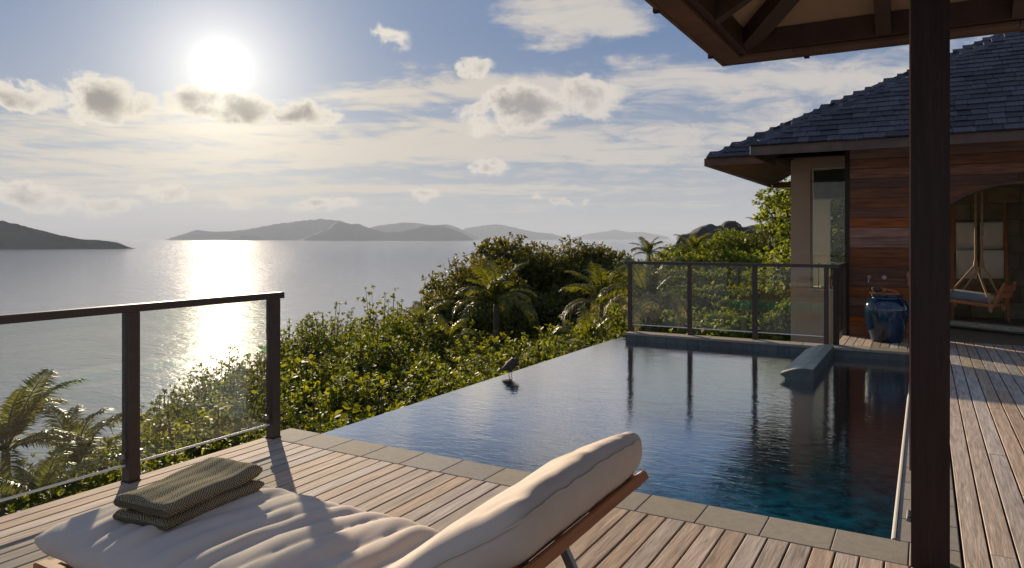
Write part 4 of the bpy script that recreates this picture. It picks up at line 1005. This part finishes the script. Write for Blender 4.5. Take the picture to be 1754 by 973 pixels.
def build_towel():
    m, nt, b, out = material('olive_herringbone'); N = nt.nodes; L = nt.links
    tc = N.new('ShaderNodeTexCoord'); sp = N.new('ShaderNodeSeparateXYZ'); L.new(tc.outputs['UV'], sp.inputs[0])
    def Mth(op, a, bb=0.0):
        n = N.new('ShaderNodeMath'); n.operation = op
        for i, v in enumerate((a, bb)):
            if hasattr(v, 'links'): L.new(v, n.inputs[i])
            else: n.inputs[i].default_value = v
        return n.outputs[0]
    zig = Mth('PINGPONG', sp.outputs[0], 0.032)
    w = Mth('SINE', Mth('MULTIPLY', Mth('ADD', sp.outputs[1], Mth('MULTIPLY', zig, 1.2)), 460.0))
    zl = Mth('SINE', Mth('MULTIPLY', sp.outputs[0], math.pi / 0.032))
    ht = Mth('ADD', w, Mth('MULTIPLY', Mth('ABSOLUTE', zl), 0.3))
    n = N.new('ShaderNodeTexNoise'); n.inputs['Scale'].default_value = 500; L.new(tc.outputs['UV'], n.inputs['Vector'])
    ht = Mth('ADD', ht, Mth('MULTIPLY', n.outputs[0], 0.8))
    bp = N.new('ShaderNodeBump'); bp.inputs['Distance'].default_value = 0.0055; bp.inputs['Strength'].default_value = 0.9; L.new(ht, bp.inputs['Height']); L.new(bp.outputs[0], b.inputs['Normal'])
    r = N.new('ShaderNodeValToRGB'); mr = N.new('ShaderNodeMapRange'); L.new(w, mr.inputs[0]); mr.inputs[1].default_value = -1; mr.inputs[2].default_value = 1; L.new(mr.outputs[0], r.inputs[0])
    r.color_ramp.elements[0].color = (0.15, 0.122, 0.070, 1); r.color_ramp.elements[1].color = (0.56, 0.47, 0.31, 1); L.new(r.outputs[0], b.inputs['Base Color'])
    b.inputs['Roughness'].default_value = 0.95; b.inputs['Specular IOR Level'].default_value = 0.1
    c = Vector((-2.585, 1.885, 0.362)); rz = 0.10
    root = empty('folded_towel', c, 'folded olive herringbone towel lying on the lounger foot', 'towel')
    Wd, Ln = 0.27, 0.50
    def layer(zb, t, name, sh, seed):
        # one folded bundle: rounded cross-section in x (fold on the +x side), long in y
        prof = []; k = 10; hw = Wd / 2
        th_ = t / 2
        for i in range(16): prof.append((-hw + (2 * hw - th_) * i / 15, zb + t))
        for i in range(1, k): a = math.pi / 2 - math.pi * i / k; prof.append((hw - th_ + th_ * math.cos(a) * 1.15, zb + th_ + th_ * math.sin(a)))
        for i in range(16): prof.append((hw - th_ - (2 * hw - th_) * i / 15, zb))
        for i in range(1, 5): a = -math.pi / 2 - math.pi * i / 5; prof.append((-hw + 0.35 * th_ * math.cos(a), zb + th_ + th_ * math.sin(a)))
        ny = 30; me_v = []; uv = []
        arc = [0.0]
        for a, bb in zip(prof[:-1], prof[1:]): arc.append(arc[-1] + math.hypot(bb[0] - a[0], bb[1] - a[1]))
        K = len(prof)
        for j in range(ny):
            v = j / (ny - 1); y = (v - 0.5) * Ln
            e = min(1, min(v, 1 - v) * 14); rr = 0.45 + 0.55 * math.sqrt(max(0, 1 - (1 - e) ** 2))
            for i, (px, pz) in enumerate(prof):
                zc = zb + th_; z = zc + (pz - zc) * rr
                nn = mn.noise(Vector((px * 7, y * 5, seed)))
                z += (0.018 * nn + 0.009 * math.sin(y * 9 + seed)) * (1 if pz > zc else 0.4)
                x = px + sh * (y) + 0.006 * mn.noise(Vector((y * 9, pz * 20, seed + 3)))
                yy = y + 0.006 * mn.noise(Vector((px * 20, seed, j > ny / 2)))
                me_v.append((c.x + x * math.cos(rz) - yy * math.sin(rz), c.y + x * math.sin(rz) + yy * math.cos(rz), c.z + z)); uv.append((arc[i], y))
        f = [(j * K + i, j * K + (i + 1) % K, (j + 1) * K + (i + 1) % K, (j + 1) * K + i) for j in range(ny - 1) for i in range(K)]
        f += [tuple(range(K - 1, -1, -1)), tuple(range((ny - 1) * K, ny * K))]
        o = new(name, MB().add(me_v, f), m, root, smooth=True)
        ul = o.data.uv_layers.new(name='UV'); vi = np.empty(len(o.data.loops), int); o.data.loops.foreach_get('vertex_index', vi)
        ul.data.foreach_set('uv', np.array(uv, float)[vi].ravel())
    layer(0.0, 0.050, 'lower_fold', 0.02, 1.0); layer(0.050, 0.056, 'upper_fold', -0.03, 6.0)
build_towel()

# ------------------------------------------------------------------ heron on the infinity edge
def build_heron():
    c = Vector((EDGE_X - 0.07, 7.12, WATER + 0.002))
    d = Vector((0.80, 0.60, 0)).normalized()
    root = empty('heron', c, 'small hunched grey heron standing on the infinity edge of the pool', 'bird')
    me = bpy.data.meshes.new('heron_body')
    def q(a, z): return (d * a + Vector((0, 0, z))) * 0.82
    pts = [(q(-0.115, 0.075), 0.008), (q(-0.075, 0.092), 0.024), (q(-0.02, 0.115), 0.040), (q(0.035, 0.150), 0.043), (q(0.065, 0.182), 0.030), (q(0.075, 0.205), 0.021), (q(0.098, 0.218), 0.020), (q(0.125, 0.215), 0.010)]
    me.from_pydata([tuple(p[0]) for p in pts], [(i, i + 1) for i in range(len(pts) - 1)], []); me.materials.append(M_bird)
    o = link(bpy.data.objects.new('body', me)); o.parent = root; WLOC[o.name] = c
    o.modifiers.new('skin', 'SKIN'); 
    for v, (p_, r_) in zip(me.skin_vertices[0].data, pts): v.radius = (r_ * 1.3, r_ * 1.3)
    me.skin_vertices[0].data[3].use_root = True
    sb = o.modifiers.new('sub', 'SUBSURF'); sb.levels = 2; sb.render_levels = 2
    W_ = c
    new('beak', MB().tube([W_ + q(0.128, 0.214), W_ + q(0.20, 0.205)], [0.008, 0.001], 8), M_birdleg, root)
    s = Vector((-d.y, d.x, 0))
    for k, a in ((0.012, -0.012), (-0.012, 0.018)):
        foot = W_ + q(a, 0.0) + s * k
        new('leg', MB().tube([W_ + q(0.0, 0.10) + s * k, W_ + q(a + 0.012, 0.045) + s * k, foot], [0.009, 0.004, 0.004], 6), M_birdleg, root)
    for k in (-1, 1):
        new('wing', MB().add([W_ + q(0.05, 0.165) + s * k * 0.038, W_ + q(0.01, 0.155) + s * k * 0.042, W_ + q(-0.13, 0.074) + s * k * 0.012, W_ + q(-0.05, 0.085) + s * k * 0.040, W_ + q(0.03, 0.115) + s * k * 0.046], [(0, 1, 2, 3, 4)]), M_bird, root)
build_heron()

# ------------------------------------------------------------------ vegetation
def hex_leaves(base, dirv, side, nrm, Lh, Wd, curl=0.18):
    """numpy arrays (n,3): each leaf one hexagon"""
    n = len(base); L_ = Lh[:, None]; W2 = Wd[:, None] * 0.5
    v = np.empty((n, 6, 3))
    v[:, 0] = base
    v[:, 1] = base + dirv * L_ * 0.38 + side * W2 * 0.80 + nrm * L_ * 0.06
    v[:, 2] = base + dirv * L_ * 0.76 + side * W2 * 0.95 + nrm * L_ * (0.04 - curl * 0.25)
    v[:, 3] = base + dirv * L_ - nrm * L_ * curl * 0.6
    v[:, 4] = base + dirv * L_ * 0.76 - side * W2 * 0.95 + nrm * L_ * (0.04 - curl * 0.25)
    v[:, 5] = base + dirv * L_ * 0.38 - side * W2 * 0.80 + nrm * L_ * 0.06
    return v.reshape(-1, 3), np.arange(n * 6).reshape(-1, 6)
def fast_mesh(name, verts, polys, mat):
    me = bpy.data.meshes.new(name); n, k = polys.shape
    me.vertices.add(len(verts)); me.vertices.foreach_set('co', verts.astype(np.float32).ravel())
    me.loops.add(n * k); me.loops.foreach_set('vertex_index', polys.astype(np.int32).ravel())
    me.polygons.add(n); me.polygons.foreach_set('loop_start', np.arange(0, n * k, k, dtype=np.int32)); me.polygons.foreach_set('loop_total', np.full(n, k, np.int32))
    me.materials.append(mat); me.update(calc_edges=True); return me
def unit(a): return a / np.maximum(np.linalg.norm(a, axis=-1, keepdims=True), 1e-9)
def rosettes(nr, centers, axes, per, Lm, Wm, seed, spread=(0.5, 1.45)):
    g = np.random.default_rng(seed)
    up = np.tile([0.31, 0.17, 0.93], (nr, 1)); u = unit(np.cross(axes, up)); w = np.cross(axes, u)
    c = np.repeat(centers, per, 0); ax = np.repeat(axes, per, 0); u = np.repeat(u, per, 0); w = np.repeat(w, per, 0); n = nr * per
    ph = g.uniform(0, 2 * np.pi, n); th = g.uniform(*spread, n)
    d = unit(ax * np.cos(th)[:, None] + (u * np.cos(ph)[:, None] + w * np.sin(ph)[:, None]) * np.sin(th)[:, None])
    side = unit(np.cross(ax, d)); side = unit(side + g.normal(0, 0.25, (n, 3))); side = unit(side - d * (side * d).sum(1, keepdims=True)); nr_ = np.cross(d, side)
    Lh = Lm * g.uniform(0.6, 1.25, n); Wd = Lh * Wm * g.uniform(0.8, 1.2, n)
    return hex_leaves(c + ax * g.uniform(-0.6, 0.3, n)[:, None] * Lm, d, side, nr_, Lh, Wd)
def bush_mesh(seed, mat, nr=620, per=9, rad=(1.25, 1.25, 1.05), leaf=0.125, wid=0.5, lumps=11):
    g = np.random.default_rng(seed); rad = np.array(rad)
    lc = unit(g.normal(0, 1, (lumps, 3))); lc[:, 2] = np.abs(lc[:, 2]) * 0.9 - 0.1; lr = g.uniform(0.22, 0.40, lumps)
    d = unit(g.normal(0, 1, (nr, 3))); d[:, 2] = np.where(d[:, 2] < -0.35, -d[:, 2], d[:, 2])
    lump = np.zeros(nr)
    for c_, r_ in zip(lc, lr): lump = np.maximum(lump, r_ * np.clip(1.35 - np.linalg.norm(d - unit(c_), axis=1) / 0.75, 0, 1))
    r = (0.70 + lump) * (0.55 + 0.45 * g.uniform(0, 1, nr) ** 0.45)
    shoot = (g.uniform(0, 1, nr) > 0.90) & (d[:, 2] > 0.1); r = np.where(shoot, r * g.uniform(1.05, 1.42, nr), r)
    cen = d * r[:, None] * rad; ax = unit(d * 0.8 + np.array([0, 0, 0.55]) + g.normal(0, 0.3, (nr, 3)))
    v, p = rosettes(nr, cen, ax, per, leaf, wid, seed + 100)
    return fast_mesh('crown', v, p, mat)
def tree_mesh(seed, mat, rad=(3.2, 3.2, 2.8), lobes=44, nr=80, per=7, leaf=0.19, lr=(0.75, 1.25)):
    g = np.random.default_rng(seed); C = []; A = []
    for i in range(lobes):
        d = unit(g.normal(0, 1, 3)); d[2] = d[2] if d[2] > -0.5 else -d[2]; c = d * np.array(rad) * g.uniform(0.35, 0.95) ** 0.6; R_ = g.uniform(*lr)
        q = unit(g.normal(0, 1, (nr, 3))); C.append(c + q * R_ * (0.45 + 0.55 * g.uniform(0, 1, (nr, 1)) ** 0.5) * np.array([1, 1, 0.85])); A.append(unit(q * 0.7 + d * 0.3 + np.array([0, 0, 0.5]) + g.normal(0, 0.25, (nr, 3))))
    C = np.concatenate(C); A = np.concatenate(A)
    v, p = rosettes(len(C), C, A, per, leaf, 0.48, seed + 50)
    return fast_mesh('crown', v, p, mat)
def branches(seed, h, spread, r0, n=7, mat=None):
    """tapered trunk from (0,0,-h) to the crown centre with limbs reaching into the crown"""
    g = random.Random(seed); mb = MB()
    top = Vector((g.uniform(-0.1, 0.1) * h, g.uniform(-0.1, 0.1) * h, 0))
    mid = Vector((g.uniform(-0.12, 0.12) * h, g.uniform(-0.12, 0.12) * h, -h * 0.5))
    mb.tube([(0, 0, -h), mid, top - Vector((0, 0, spread * 0.35)), top], [r0 * 1.25, r0, r0 * 0.75, r0 * 0.4], 8)
    for i in range(n):
        a = 2 * math.pi * i / n + g.uniform(-0.4, 0.4); e = g.uniform(0.15, 1.0); s = spread * g.uniform(0.6, 0.95)
        st = mid.lerp(top, g.uniform(0.2, 0.95)); en = Vector((math.cos(a) * s * math.cos(e), math.sin(a) * s * math.cos(e), s * math.sin(e) * (0.8 if h > 5 else 0.08)))
        m_ = st.lerp(en, 0.5) + Vector((0, 0, -0.12 * s)); mb.tube([st, m_, en], [r0 * 0.45, r0 * 0.28, r0 * 0.08], 6)
    return mesh_of('trunk', mb, mat or M_bark, smooth=True)
def open_shrub(seed, mat, stems=46, leaf=0.12, wid=0.5, hgt=1.9, spread=1.15, per=8):
    """upright many-stemmed shrub: crown of leaf rosettes along the twigs, and the matching stems (origin 1 m under the top)"""
    g = np.random.default_rng(seed); C = []; A = []; mb = MB()
    for i in range(stems):
        a = g.uniform(0, 2 * np.pi); rr = spread * g.uniform(0.05, 1.0) ** 0.6; h = hgt * (1 - 0.42 * (rr / spread) ** 2) * g.uniform(0.72, 1.12)
        if g.uniform() > 0.86: h *= 1.18
        b0 = np.array([0.25 * rr * np.cos(a), 0.25 * rr * np.sin(a), -hgt - 0.1]); tip = np.array([rr * np.cos(a), rr * np.sin(a), h - hgt + 0.0]) + g.normal(0, 0.06, 3)
        mid = (b0 + tip) * 0.5 + np.array([0.28 * rr * np.cos(a), 0.28 * rr * np.sin(a), 0.0]) + g.normal(0, 0.05, 3)
        pts = [(1 - t) ** 2 * b0 + 2 * t * (1 - t) * mid + t * t * tip for t in np.linspace(0, 1, 7)]
        mb.tube([tuple(p) for p in pts], [0.020 * (1 - 0.75 * t) for t in np.linspace(0, 1, 7)], 5)
        n = 11
        for k in range(n):
            t = 0.34 + 0.66 * (k / (n - 1)); p = (1 - t) ** 2 * b0 + 2 * t * (1 - t) * mid + t * t * tip
            off = g.normal(0, 1, 3) * (0.17 if k < n - 1 else 0.0); d = unit(tip - mid) if k == n - 1 else unit(off + np.array([np.cos(a) * 0.08, np.sin(a) * 0.08, 0.10]))
            C.append(p + off); A.append(unit(d + np.array([0, 0, 0.45])))
    mb.tube([(0, 0, -hgt - 5.0), (0.05, 0, -hgt - 1.0), (0, 0, -hgt + 0.05)], [0.09, 0.08, 0.06], 7)
    C = np.array(C); A = np.array(A)
    v, p = rosettes(len(C), C, A, per, leaf, wid, seed + 7, spread=(0.35, 1.5))
    return fast_mesh('crown', v, p, mat), mesh_of('trunk', mb, M_bark, smooth=True)
OPEN = [open_shrub(11, M_bush, leaf=0.10, per=10), open_shrub(12, M_bush2, leaf=0.115, stems=40, per=9), open_shrub(13, M_bush, leaf=0.082, per=12, wid=0.42), open_shrub(14, M_bush2, leaf=0.095, stems=54, spread=1.3, per=10), open_shrub(15, M_hill, leaf=0.12, stems=32, hgt=2.3, spread=0.9)]
BUSH = [bush_mesh(s, M_bush if s % 2 else M_bush2) for s in (11, 12)]
HILL = [bush_mesh(s, M_hill, nr=560, per=8, rad=(1.7, 1.7, 1.35), leaf=0.15, lumps=12) for s in (21, 22, 23)]
SMALL = [bush_mesh(s, M_bush, nr=300, per=8, rad=(0.8, 0.8, 0.7), leaf=0.10) for s in (31, 32)]
TREE = [tree_mesh(s, M_tree) for s in (41, 42, 43)]
BSTEM = [branches(s, 2.4, 1.1, 0.06, 9) for s in (1, 2, 3)]
TSTEM = [branches(s, 7.0, 3.0, 0.22, 10) for s in (5, 6)]
def shrub2(label, group, v, px, py, F, s, rot):
    top = from_px(px, py, F); c = Vector((top.x, top.y, top.z - 0.05 * s)); o = empty('shrub', c, label, 'shrub', group)
    r = (rng.uniform(-0.12, 0.12), rng.uniform(-0.12, 0.12), rot); sc = (s * rng.uniform(0.92, 1.1), s * rng.uniform(0.92, 1.1), s * rng.uniform(0.9, 1.1))
    inst('crown', OPEN[v][0], o, c, r, sc); inst('trunk', OPEN[v][1], o, c, r, sc)
def plant(name, label, cat, group, crown, stem, px, py, F, s, ztop, stem_h, rot):
    top = from_px(px, py, F); c = Vector((top.x, top.y, top.z - ztop * s))
    o = empty(name, c, label, cat, group)
    sc = (s * rng.uniform(0.92, 1.08), s * rng.uniform(0.92, 1.08), s)
    inst('crown', crown, o, c, (rng.uniform(-0.08, 0.08), rng.uniform(-0.08, 0.08), rot), sc)
    need = max(0.6, c.z - (terrain_z(c.x, c.y) - 0.25))
    inst('trunk', stem, o, c, (0, 0, rot + 1), (s, s, need / stem_h))
    return o
# thicket below the infinity edge and deck: rows from the skyline down towards the pool
SIL = [(-60, 835), (0, 820), (60, 810), (130, 800), (200, 770), (240, 730), (300, 690), (340, 655), (400, 622), (450, 596), (500, 580), (545, 556), (600, 548), (640, 532), (680, 522), (720, 552), (760, 575), (830, 590), (880, 600), (960, 570), (1040, 540)]
LOW = [(-60, 905), (0, 890), (220, 825), (470, 740), (577, 745), (820, 662), (1050, 585), (1100, 575)]
def itp(t, x): return float(np.interp(x, [a for a, b in t], [b for a, b in t]))
def thicket():
    g = random.Random(3)
    rowname = ('skyline', 'upper', 'middle', 'lower', 'front')
    fr = (0.0, 0.16, 0.36, 0.58, 0.80); FF = (19.0, 15.5, 12.6, 10.4, 8.6)
    for r_ in range(5):
        x = -60 + 17 * (r_ % 2)
        while x < 1080:
            s0, l0 = itp(SIL, x), itp(LOW, x)
            jx = x + g.uniform(-20, 20); jy = s0 + (fr[r_] + (g.uniform(-0.20, 0.08) if r_ in (1, 2) else g.uniform(-0.10, 0.06))) * (l0 - s0) + (g.uniform(-20, 12) if r_ == 0 else 0)
            F = FF[r_] * g.uniform(0.86, 1.16) + max(0, (x - 500)) * 0.006
            sc = g.choice((0.62, 0.8, 0.95, 1.15)) * g.uniform(0.9, 1.1)
            p_ = from_px(jx, jy, F)
            while p_.x > EDGE_X - 0.30 - 1.25 * sc and F < 28: F *= 1.05; p_ = from_px(jx, jy, F)
            reg = 'below the left palms' if x < 190 else 'beside the middle post' if x < 330 else 'left of the end post' if x < 455 else 'near the coping corner' if x < 600 else 'below the small palm' if x < 760 else 'behind the heron' if x < 910 else 'near the far corner'
            v = g.randrange(5); kind = ('glossy', 'broad-leaved yellow-green', 'fine-leaved', 'dense pale green', 'slim upright')[v]
            size = 'small ' if sc < 0.75 else 'large ' if sc > 1.0 else ''
            shrub2('%s%s shrub, %s row of the thicket %s' % (size, kind, rowname[r_], reg), 'thicket shrubs ' + reg, v, jx, jy, F, sc, g.uniform(0, 6.28))
            x += (42, 46, 52, 60, 70)[r_]
thicket()
# big dark trees in the middle
def trees():
    L_ = [(800, 425, 30, 0.80, 'lower dark takamaka tree on the left of the dark clump', 0), (872, 400, 36, 1.00, 'tall dark takamaka tree behind the palm, left of the clump', 1), (940, 410, 38, 0.92, 'dark takamaka tree in the middle of the clump', 2),
          (1005, 398, 40, 0.88, 'highest dark takamaka tree at the right of the clump', 0), (1046, 448, 37, 0.72, 'lower dark takamaka tree at the right end of the clump', 1), (900, 490, 32, 0.85, 'shadowy takamaka tree low behind the palm trunk', 2), (975, 490, 33, 0.85, 'shadowy takamaka tree low in the middle of the clump', 0), (785, 490, 27, 0.60, 'small dark takamaka tree at the left foot of the clump', 2), (850, 480, 33, 0.85, 'shadowy takamaka tree behind the palm crown', 1)]
    for (px, py, F, s, lab, v) in L_:
        plant('takamaka_tree', lab, 'tree', 'dark trees beyond the pool', TREE[v], TSTEM[v % 2], px, py, F, s, 3.4, 7.0, rng.uniform(0, 6.28))
trees()
def hillside():
    g = random.Random(9)
    # green shrubs in front of the dark clump and over the slope seen above and through the far railing
    pts = [(935, 575, 20, 0.8), (985, 555, 21, 0.8), (1040, 535, 22, 0.8), (905, 600, 18, 0.6), (1090, 520, 21, 0.8), (960, 600, 17, 0.6), (1010, 590, 17, 0.7), (1060, 575, 17, 0.7)]
    for (px, py, F, s) in pts:
        plant('shrub', ('topmost', 'upper left', 'upper right', 'leftmost', 'rightmost', 'lowest left', 'lowest middle', 'lowest right')[pts.index((px, py, F, s))] + ' bright green shrub between the dark trees and the far pool corner', 'shrub', 'bright shrubs by the far pool corner', g.choice(BUSH), g.choice(BSTEM), px, py, F, s, 1.05, 2.4, g.uniform(0, 6.28))
    rows = [(402, 47, 1.0, 1215, 1420, 40), (415, 42, 1.0, 1160, 1420, 42), (440, 36, 1.0, 1085, 1500, 42), (468, 30, 0.95, 1085, 1500, 48), (497, 26, 0.9, 1090, 1480, 50), (525, 22.5, 0.85, 1090, 1420, 52), (555, 20, 0.8, 1100, 1400, 56), (585, 18, 0.8, 1110, 1400, 60)]
    for i, (py, F, s, xa, xb, st) in enumerate(rows):
        x = xa
        while x < xb:
            jy = py + g.uniform(-10, 10) - (max(0, x - 1200) * 0.05 if i < 3 else 0); jF = F * g.uniform(0.95, 1.06)
            p_ = from_px(x, jy, jF)
            if not (p_.y < 19.6 + 1.6 * s and p_.x > -3.4 - 1.6 * s) and p_.y > 12.6:
                lab = ('leafy', 'dense', 'broad')[g.randrange(3)] + ' shrub ' + ('on the ridge line', 'just below the ridge', 'above the far rail', 'behind the far rail', 'behind the far glass, upper', 'behind the far glass, middle', 'behind the far glass, lower', 'at the foot of the far glass')[i] + (' near the sea' if x < 1180 else ' near the middle far post' if x < 1290 else ' near the beige wall')
                plant('shrub', lab, 'shrub', 'slope shrubs, ' + ('upper' if i < 3 else 'lower'), g.choice(HILL), g.choice(BSTEM), x + g.uniform(-12, 12), jy, jF, s * g.uniform(0.8, 1.15), 1.3, 2.4, g.uniform(0, 6.28))
            x += st
    # greenery behind the bathroom bay, seen through its window
    for (px, py, F, s) in [(1395, 300, 26, 1.2), (1440, 330, 25, 1.2), (1420, 400, 24, 1.1), (1460, 420, 24, 1.1), (1440, 470, 23, 1.0), (1390, 430, 24, 1.0)]:
        plant('shrub', ('topmost', 'upper', 'middle', 'right-hand', 'lowest', 'left-hand')[[1395, 1440, 1420, 1460, 1440, 1390].index(px) if py != 470 else 4] + ' sunlit shrub seen through the bathroom window', 'shrub', 'shrubs behind the bathroom', g.choice(HILL), g.choice(BSTEM), px, py, F, s, 1.3, 2.4, g.uniform(0, 6.28))
    plant('shrub', 'tall leafy shrub peeping out beside the beige wall under the eave', 'shrub', None, HILL[1], BSTEM[0], 1352, 328, 40, 0.75, 1.3, 2.4, 1.0)
hillside()

# ---- palms
def frond_mesh(seed, mat, Ln=2.3, droop=1.0, leaflets=46, lw=0.05, ll=0.62):
    g = np.random.default_rng(seed); n = 18
    t = np.linspace(0, 1, n); pts = np.zeros((n, 3)); a = 0.75; 
    ang = 0.95 - (1.55 * droop) * t ** 1.35
    step = Ln / (n - 1)
    for i in range(1, n): pts[i] = pts[i - 1] + step * np.array([math.cos(ang[i]), 0, math.sin(ang[i])])
    mb = MB().tube([tuple(p) for p in pts], [0.030 * (1 - 0.9 * q) + 0.003 for q in t], 5)
    V = list(mb.v); F_ = list(mb.f)
    for k in range(leaflets):
        q = 0.16 + 0.84 * (k / (leaflets - 1)); i = min(int(q * (n - 1)), n - 2); f = q * (n - 1) - i
        p = pts[i] * (1 - f) + pts[i + 1] * f; d = unit(pts[i + 1] - pts[i]); side0 = np.array([0, 1.0, 0]); nrm = np.cross(d, side0); nrm = nrm if nrm[2] > 0 else -nrm
        l = ll * (math.sin(math.pi * (0.12 + 0.80 * q)) ** 0.7) * g.uniform(0.85, 1.1)
        for s in (-1, 1):
            dv = unit(side0 * s * 0.75 + d * 0.62 + nrm * g.uniform(0.02, 0.25)); w = unit(np.cross(dv, nrm + g.normal(0, 0.25, 3))) * lw * 0.5
            b = len(V); m1 = p + dv * l * 0.45 + np.array([0, 0, -0.03 * l]); tip = p + dv * l * 0.92 + np.array([0, 0, -(0.22 + 0.30 * g.uniform()) * l])
            V += [tuple(p - w * 0.4), tuple(p + w * 0.4), tuple(m1 + w), tuple(m1 - w), tuple(tip)]; F_ += [(b, b + 1, b + 2, b + 3), (b + 3, b + 2, b + 4)]
    me = bpy.data.meshes.new('frond'); me.from_pydata(V, [], F_); me.materials.append(mat); me.update(); return me
FROND = [frond_mesh(s, M_frond, droop=d) for s, d in ((1, 0.75), (2, 1.0), (3, 1.3))]
PALE = [frond_mesh(s, M_dryfrond, droop=d, leaflets=40, lw=0.045) for s, d in ((4, 1.3), (5, 1.6))]
def palm(px, py, F, s, label, nf=16, pale=0, seed=0, trunk_r=0.10, lean=0.0):
    g = random.Random(seed); c = from_px(px, py, F)
    gz = terrain_z(c.x, c.y) - 0.2; h = max(0.6, c.z - gz)
    o = empty('palm_tree', (c.x, c.y, gz), label, 'palm', 'palms on the slope')
    tp = []; rd = []; n = max(6, int(h * 3))
    for i in range(n + 1):
        t = i / n; tp.append((c.x + lean * (t - 1) * t * 2, c.y + lean * 0.3 * (t - 1) * t, gz + h * t)); rd.append(s * trunk_r * (1.35 - 0.4 * t + (0.06 if i % 2 else 0)))
    new('trunk', MB().tube(tp, rd, 10), M_palmbark, o, smooth=True)
    for i in range(nf):
        a = i * 2.399 + g.uniform(-0.25, 0.25); k = i / nf
        me = FROND[0] if k < 0.35 else FROND[1] if k < 0.7 else FROND[2]
        if i >= nf - pale: me = g.choice(PALE)
        pitch = -0.55 + 1.15 * k + g.uniform(-0.12, 0.12)        # young fronds stand up, old ones hang
        fo = link(bpy.data.objects.new('frond', me)); fo.parent = o
        q = Matrix.Rotation(a, 4, 'Z') @ Matrix.Rotation(pitch, 4, 'Y') @ Matrix.Rotation(g.uniform(-0.35, 0.35), 4, 'X')
        fo.matrix_local = Matrix.Translation(c - Vector((c.x, c.y, gz))) @ q @ Matrix.Scale(s * g.uniform(0.85, 1.1), 4)
    return o
palm(850, 522, 24, 0.80, 'slender coconut palm in front of the dark trees beyond the pool', 17, 0, 1, 0.13)
palm(722, 562, 21, 0.50, 'small palm peeping over the thicket left of the dark trees', 13, 0, 2)
palm(768, 595, 19, 0.45, 'little palm with an arching frond in the thicket', 8, 1, 3)
palm(10, 775, 11, 0.62, 'palm at the far left seen through the glass railing', 14, 0, 4)
palm(135, 800, 12, 0.58, 'palm behind the glass railing left of the middle post', 15, 0, 5)
palm(70, 870, 9.5, 0.42, 'low palm under the deck edge at the far left', 9, 1, 6)
palm(1112, 437, 34, 0.52, 'palm standing above the far railing against the sea', 15, 0, 7)
palm(1188, 432, 38, 0.60, 'bushy palm on the slope beside the granite ridge', 16, 0, 8)
palm(1318, 408, 40, 0.72, 'palm on the slope nearest the beige wall', 16, 0, 9)
palm(1030, 520, 19, 0.62, 'feathery palm with pale fronds left of the far railing', 15, 4, 10)
palm(1110, 520, 16, 0.62, 'palm with drooping pale fronds behind the far railing', 16, 6, 11)
palm(1010, 588, 15.5, 0.42, 'low palm fanning out beside the far pool corner', 10, 3, 12)

# ---- granite boulders on the ridge
def boulder(px, py, F, sx, sy, sz, label, seed, rot=0.0):
    bm = bmesh.new(); bmesh.ops.create_icosphere(bm, subdivisions=4, radius=1.0)
    for v in bm.verts:
        n1 = mn.noise(v.co * 1.1 + Vector((seed, 0, 0))); n2 = mn.noise(v.co * 2.7 + Vector((0, seed, 0))); n3 = mn.noise(v.co * 7 + Vector((0, 0, seed)))
        v.co *= 1 + 0.24 * n1 + 0.20 * abs(n2) + 0.07 * n3
        v.co.x *= sx; v.co.y *= sy; v.co.z *= sz
    me = bpy.data.meshes.new('boulder'); bm.to_mesh(me); bm.free(); me.materials.append(M_rock); me.polygons.foreach_set('use_smooth', [True] * len(me.polygons))
    c = from_px(px, py, F); o = link(bpy.data.objects.new('boulder', me)); o.location = c; o.rotation_euler = (0, 0, TH + rot)
    tag(o, label, 'boulder', 'granite boulders on the ridge'); WLOC[o.name] = c
boulder(1215, 432, 54, 2.6, 2.4, 1.95, 'long dark granite boulder on the skyline', 1)
boulder(1250, 395, 55, 0.85, 1.0, 0.75, 'granite knob on top of the skyline ridge', 2)
boulder(1165, 452, 53, 1.5, 1.6, 1.3, 'lower granite boulder at the seaward end of the ridge', 3)
boulder(1288, 425, 56, 2.2, 2.0, 1.7, 'granite boulder half hidden behind the slope shrubs', 4)
boulder(1352, 382, 48, 0.9, 1.2, 1.3, 'rounded granite boulder beside the beige wall', 5)

# ------------------------------------------------------------------ haze
def build_haze():
    m = bpy.data.materials.new('sea_haze'); m.use_nodes = True; nt = m.node_tree; nt.nodes.clear()
    out = nt.nodes.new('ShaderNodeOutputMaterial'); v = nt.nodes.new('ShaderNodeVolumePrincipled')
    v.inputs['Color'].default_value = (0.74, 0.82, 0.95, 1); v.inputs['Density'].default_value = 4.8e-5; v.inputs['Anisotropy'].default_value = 0.0
    nt.links.new(v.outputs[0], out.inputs['Volume'])
    S = 41000
    o = new('haze', MB().box((-S, -S, SEA - 1.9), (S, S, 640)), m); tag(o, 'thin sea haze over the bay', kind='stuff')
build_haze()
